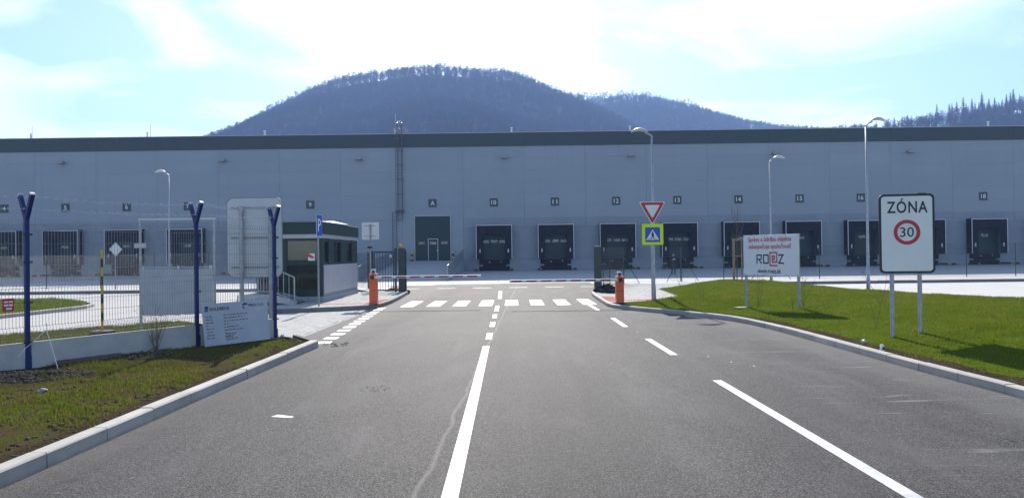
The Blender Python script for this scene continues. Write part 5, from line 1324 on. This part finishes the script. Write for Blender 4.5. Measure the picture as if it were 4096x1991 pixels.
def conifer(seed):
    rr_ = random.Random(seed); m = MB(); H = 16
    m.tube([(0,0,-1.5),(0,0,H)], [0.22,0.03], 5, False)
    z = 3.0
    while z < H:
        r_ = 3.1*(1-(z-2.0)/(H-1.5))**0.8+0.25; n = 9
        for k in range(n):
            a = 2*math.pi*(k+rr_.random())/n; rl = r_*rr_.uniform(0.6, 1.1); w_ = rl*0.28
            d = Vector((math.cos(a), math.sin(a), 0)); s_ = Vector((-d.y, d.x, 0))*w_
            m.add([Vector((0,0,z+0.5)), d*rl*0.6+s_+Vector((0,0,z-0.05)), d*rl+Vector((0,0,z-0.5*rl*0.4)), d*rl*0.6-s_+Vector((0,0,z-0.05))], [(0,1,2),(0,2,3)])
        z += 0.75
    me = bpy.data.meshes.new('conifer'); me.from_pydata(m.v, [], m.f); me.materials.append(M['conifer']); return me
trees = [bare_tree(s) for s in (1, 2, 3, 4)]; cons = [conifer(s) for s in (5, 6)]
# skyline trees as individuals
def ridge_tree(x, Y0, label, group, mesh, smin, smax, name):
    y = Y0+rng.uniform(-7, 5); z = float(hill(np.array([x]), np.array([y]))[0])
    o = link(name, mesh, None, (x, y, z-0.3), rng.uniform(0, 6.28)); s = rng.uniform(smin, smax); o.scale = (s*rng.uniform(0.85, 1.2), s*rng.uniform(0.85, 1.2), s)
    return tag(o, label, 'tree', group)
protos = []
for x0, x1, st, Y0, lab, grp, s0, s1 in (
    (-312, -140, 3.0, 800, 'bare leafless tree on the skyline of the left flank of the wooded hill', 'skyline trees on the left flank', 0.85, 1.0),
    (-140, 30, 3.4, 800, 'bare leafless tree on the skyline of the rounded hilltop', 'skyline trees on the hilltop', 0.75, 0.88),
    (30, 75, 4.0, 800, 'bare leafless tree on the slope right of the hilltop skyline', 'skyline trees right of the hilltop', 0.75, 0.88),
    (76, 260, 4.2, 1050, 'bare leafless tree standing tall on the saddle skyline between the hills', 'skyline trees on the saddle', 0.8, 1.1),
    (260, 440, 6.0, 1050, 'small bare tree on the low skyline right of the saddle', 'skyline trees on the low ridge', 0.45, 0.75)):
    x = x0
    while x < x1:
        mesh = random.choice(trees); ridge_tree(x, Y0, lab, grp, mesh, s0, s1, 'bare_tree'); x += st*rng.uniform(0.6, 1.4)
x = 262
while x < 420:
    if x > 285 or rng.random() < 0.5: ridge_tree(x, 598, 'dark conifer on the skyline of the right-hand hill', 'conifers on the right skyline', random.choice(cons), 0.75, 1.25 if x > 330 else 0.85, 'conifer')
    x += rng.uniform(2.0, 6.5)
# the woods below as one mass
def wood(name, pts, meshes, label, smin, smax):
    me = bpy.data.meshes.new(name); me.from_pydata([tuple(p) for p in pts], [], [])
    o = link(name, me); tag(o, label, 'woodland', kind='stuff')
    ng = bpy.data.node_groups.new(name+'_scatter', 'GeometryNodeTree')
    ng.interface.new_socket('Geometry', in_out='INPUT', socket_type='NodeSocketGeometry'); ng.interface.new_socket('Geometry', in_out='OUTPUT', socket_type='NodeSocketGeometry')
    N, L = ng.nodes, ng.links; gi = N.new('NodeGroupInput'); go = N.new('NodeGroupOutput'); jn = N.new('GeometryNodeJoinGeometry')
    pt = N.new('GeometryNodeMeshToPoints'); L.new(gi.outputs[0], pt.inputs['Mesh'])
    idx = N.new('GeometryNodeInputIndex'); mod = N.new('ShaderNodeMath'); mod.operation = 'MODULO'; L.new(idx.outputs[0], mod.inputs[0]); mod.inputs[1].default_value = len(meshes)
    rr_ = N.new('FunctionNodeRandomValue'); rr_.data_type = 'FLOAT_VECTOR'; rr_.inputs[0].default_value = (0,0,0); rr_.inputs[1].default_value = (0.06,0.06,6.283)
    rs_ = N.new('FunctionNodeRandomValue'); rs_.data_type = 'FLOAT'; rs_.inputs[2].default_value = smin; rs_.inputs[3].default_value = smax; rs_.inputs['Seed'].default_value = 4
    for k, msh in enumerate(meshes):
        src = next(ob for ob in bpy.data.objects if ob.data == msh)
        oi = N.new('GeometryNodeObjectInfo'); oi.inputs['Object'].default_value = src; oi.transform_space = 'ORIGINAL'; oi.inputs['As Instance'].default_value = True
        cp = N.new('ShaderNodeMath'); cp.operation = 'COMPARE'; L.new(mod.outputs[0], cp.inputs[0]); cp.inputs[1].default_value = k; cp.inputs[2].default_value = 0.1
        ip_ = N.new('GeometryNodeInstanceOnPoints'); L.new(pt.outputs[0], ip_.inputs['Points']); L.new(cp.outputs[0], ip_.inputs['Selection'])
        L.new(oi.outputs['Geometry'], ip_.inputs['Instance']); L.new(rr_.outputs[0], ip_.inputs['Rotation']); L.new(rs_.outputs[1], ip_.inputs['Scale'])
        L.new(ip_.outputs[0], jn.inputs[0])
    L.new(jn.outputs[0], go.inputs[0]); md = o.modifiers.new('scatter', 'NODES'); md.node_group = ng
    return o
n = 60000; X = rng.uniform(-420, 640, n); Y = rng.uniform(420, 1070, n); Z = hill(X, Y)
keep = (Z > 30) & (X/Y > -0.55) & (X/Y < 0.78) & (Z/Y > 0.125) & ~((X > 235) & (Y < 640))
wood('bare_wood', np.c_[X, Y, Z-0.4][keep], [m for m in trees if any(ob.data == m for ob in bpy.data.objects)], 'leafless grey brown wood covering the hill slopes', 0.55, 0.8)
n = 2600; X = rng.uniform(235, 560, n); Y = rng.uniform(430, 650, n); Z = hill(X, Y); keep = (Z > 25) & (Z/Y > 0.11)
pts = np.c_[X, Y, Z-0.4][keep]; kc = fbm(pts[:, 0], pts[:, 1], 0.02, 55) > 0.58
wood('conifer_wood', pts[kc], cons, 'patches of dark conifers on the right-hand hill', 0.5, 0.85)
wood('mixed_wood', pts[~kc], trees[:2], 'leafless wood on the slope of the right-hand hill', 0.6, 0.95)
n = 1500; X = rng.uniform(-900, -420, n); Y = 1500+rng.uniform(-60, 20, n); Z = hill(X, Y)
wood('distant_wood', np.c_[X, Y, Z-0.4], trees[2:4], 'low wooded ridge just showing over the warehouse roof', 0.7, 1.0)

# ------------------------------------------------------------------ haze
hz = MB().box(-2620, 2620, -420, 2020, -6.0, 265).build('haze', None)
hm = bpy.data.materials.new('haze_air'); hm.use_nodes = True; hn = hm.node_tree.nodes; hn.clear()
ho = hn.new('ShaderNodeOutputMaterial'); pv = hn.new('ShaderNodeVolumePrincipled')
pv.inputs['Color'].default_value = (0.32,0.51,0.95,1); pv.inputs['Density'].default_value = 0.00048; pv.inputs['Anisotropy'].default_value = 0.2
hm.node_tree.links.new(pv.outputs[0], ho.inputs['Volume']); hz.data.materials.append(hm); tag(hz, 'thin blue haze in the valley air', 'haze', kind='stuff')
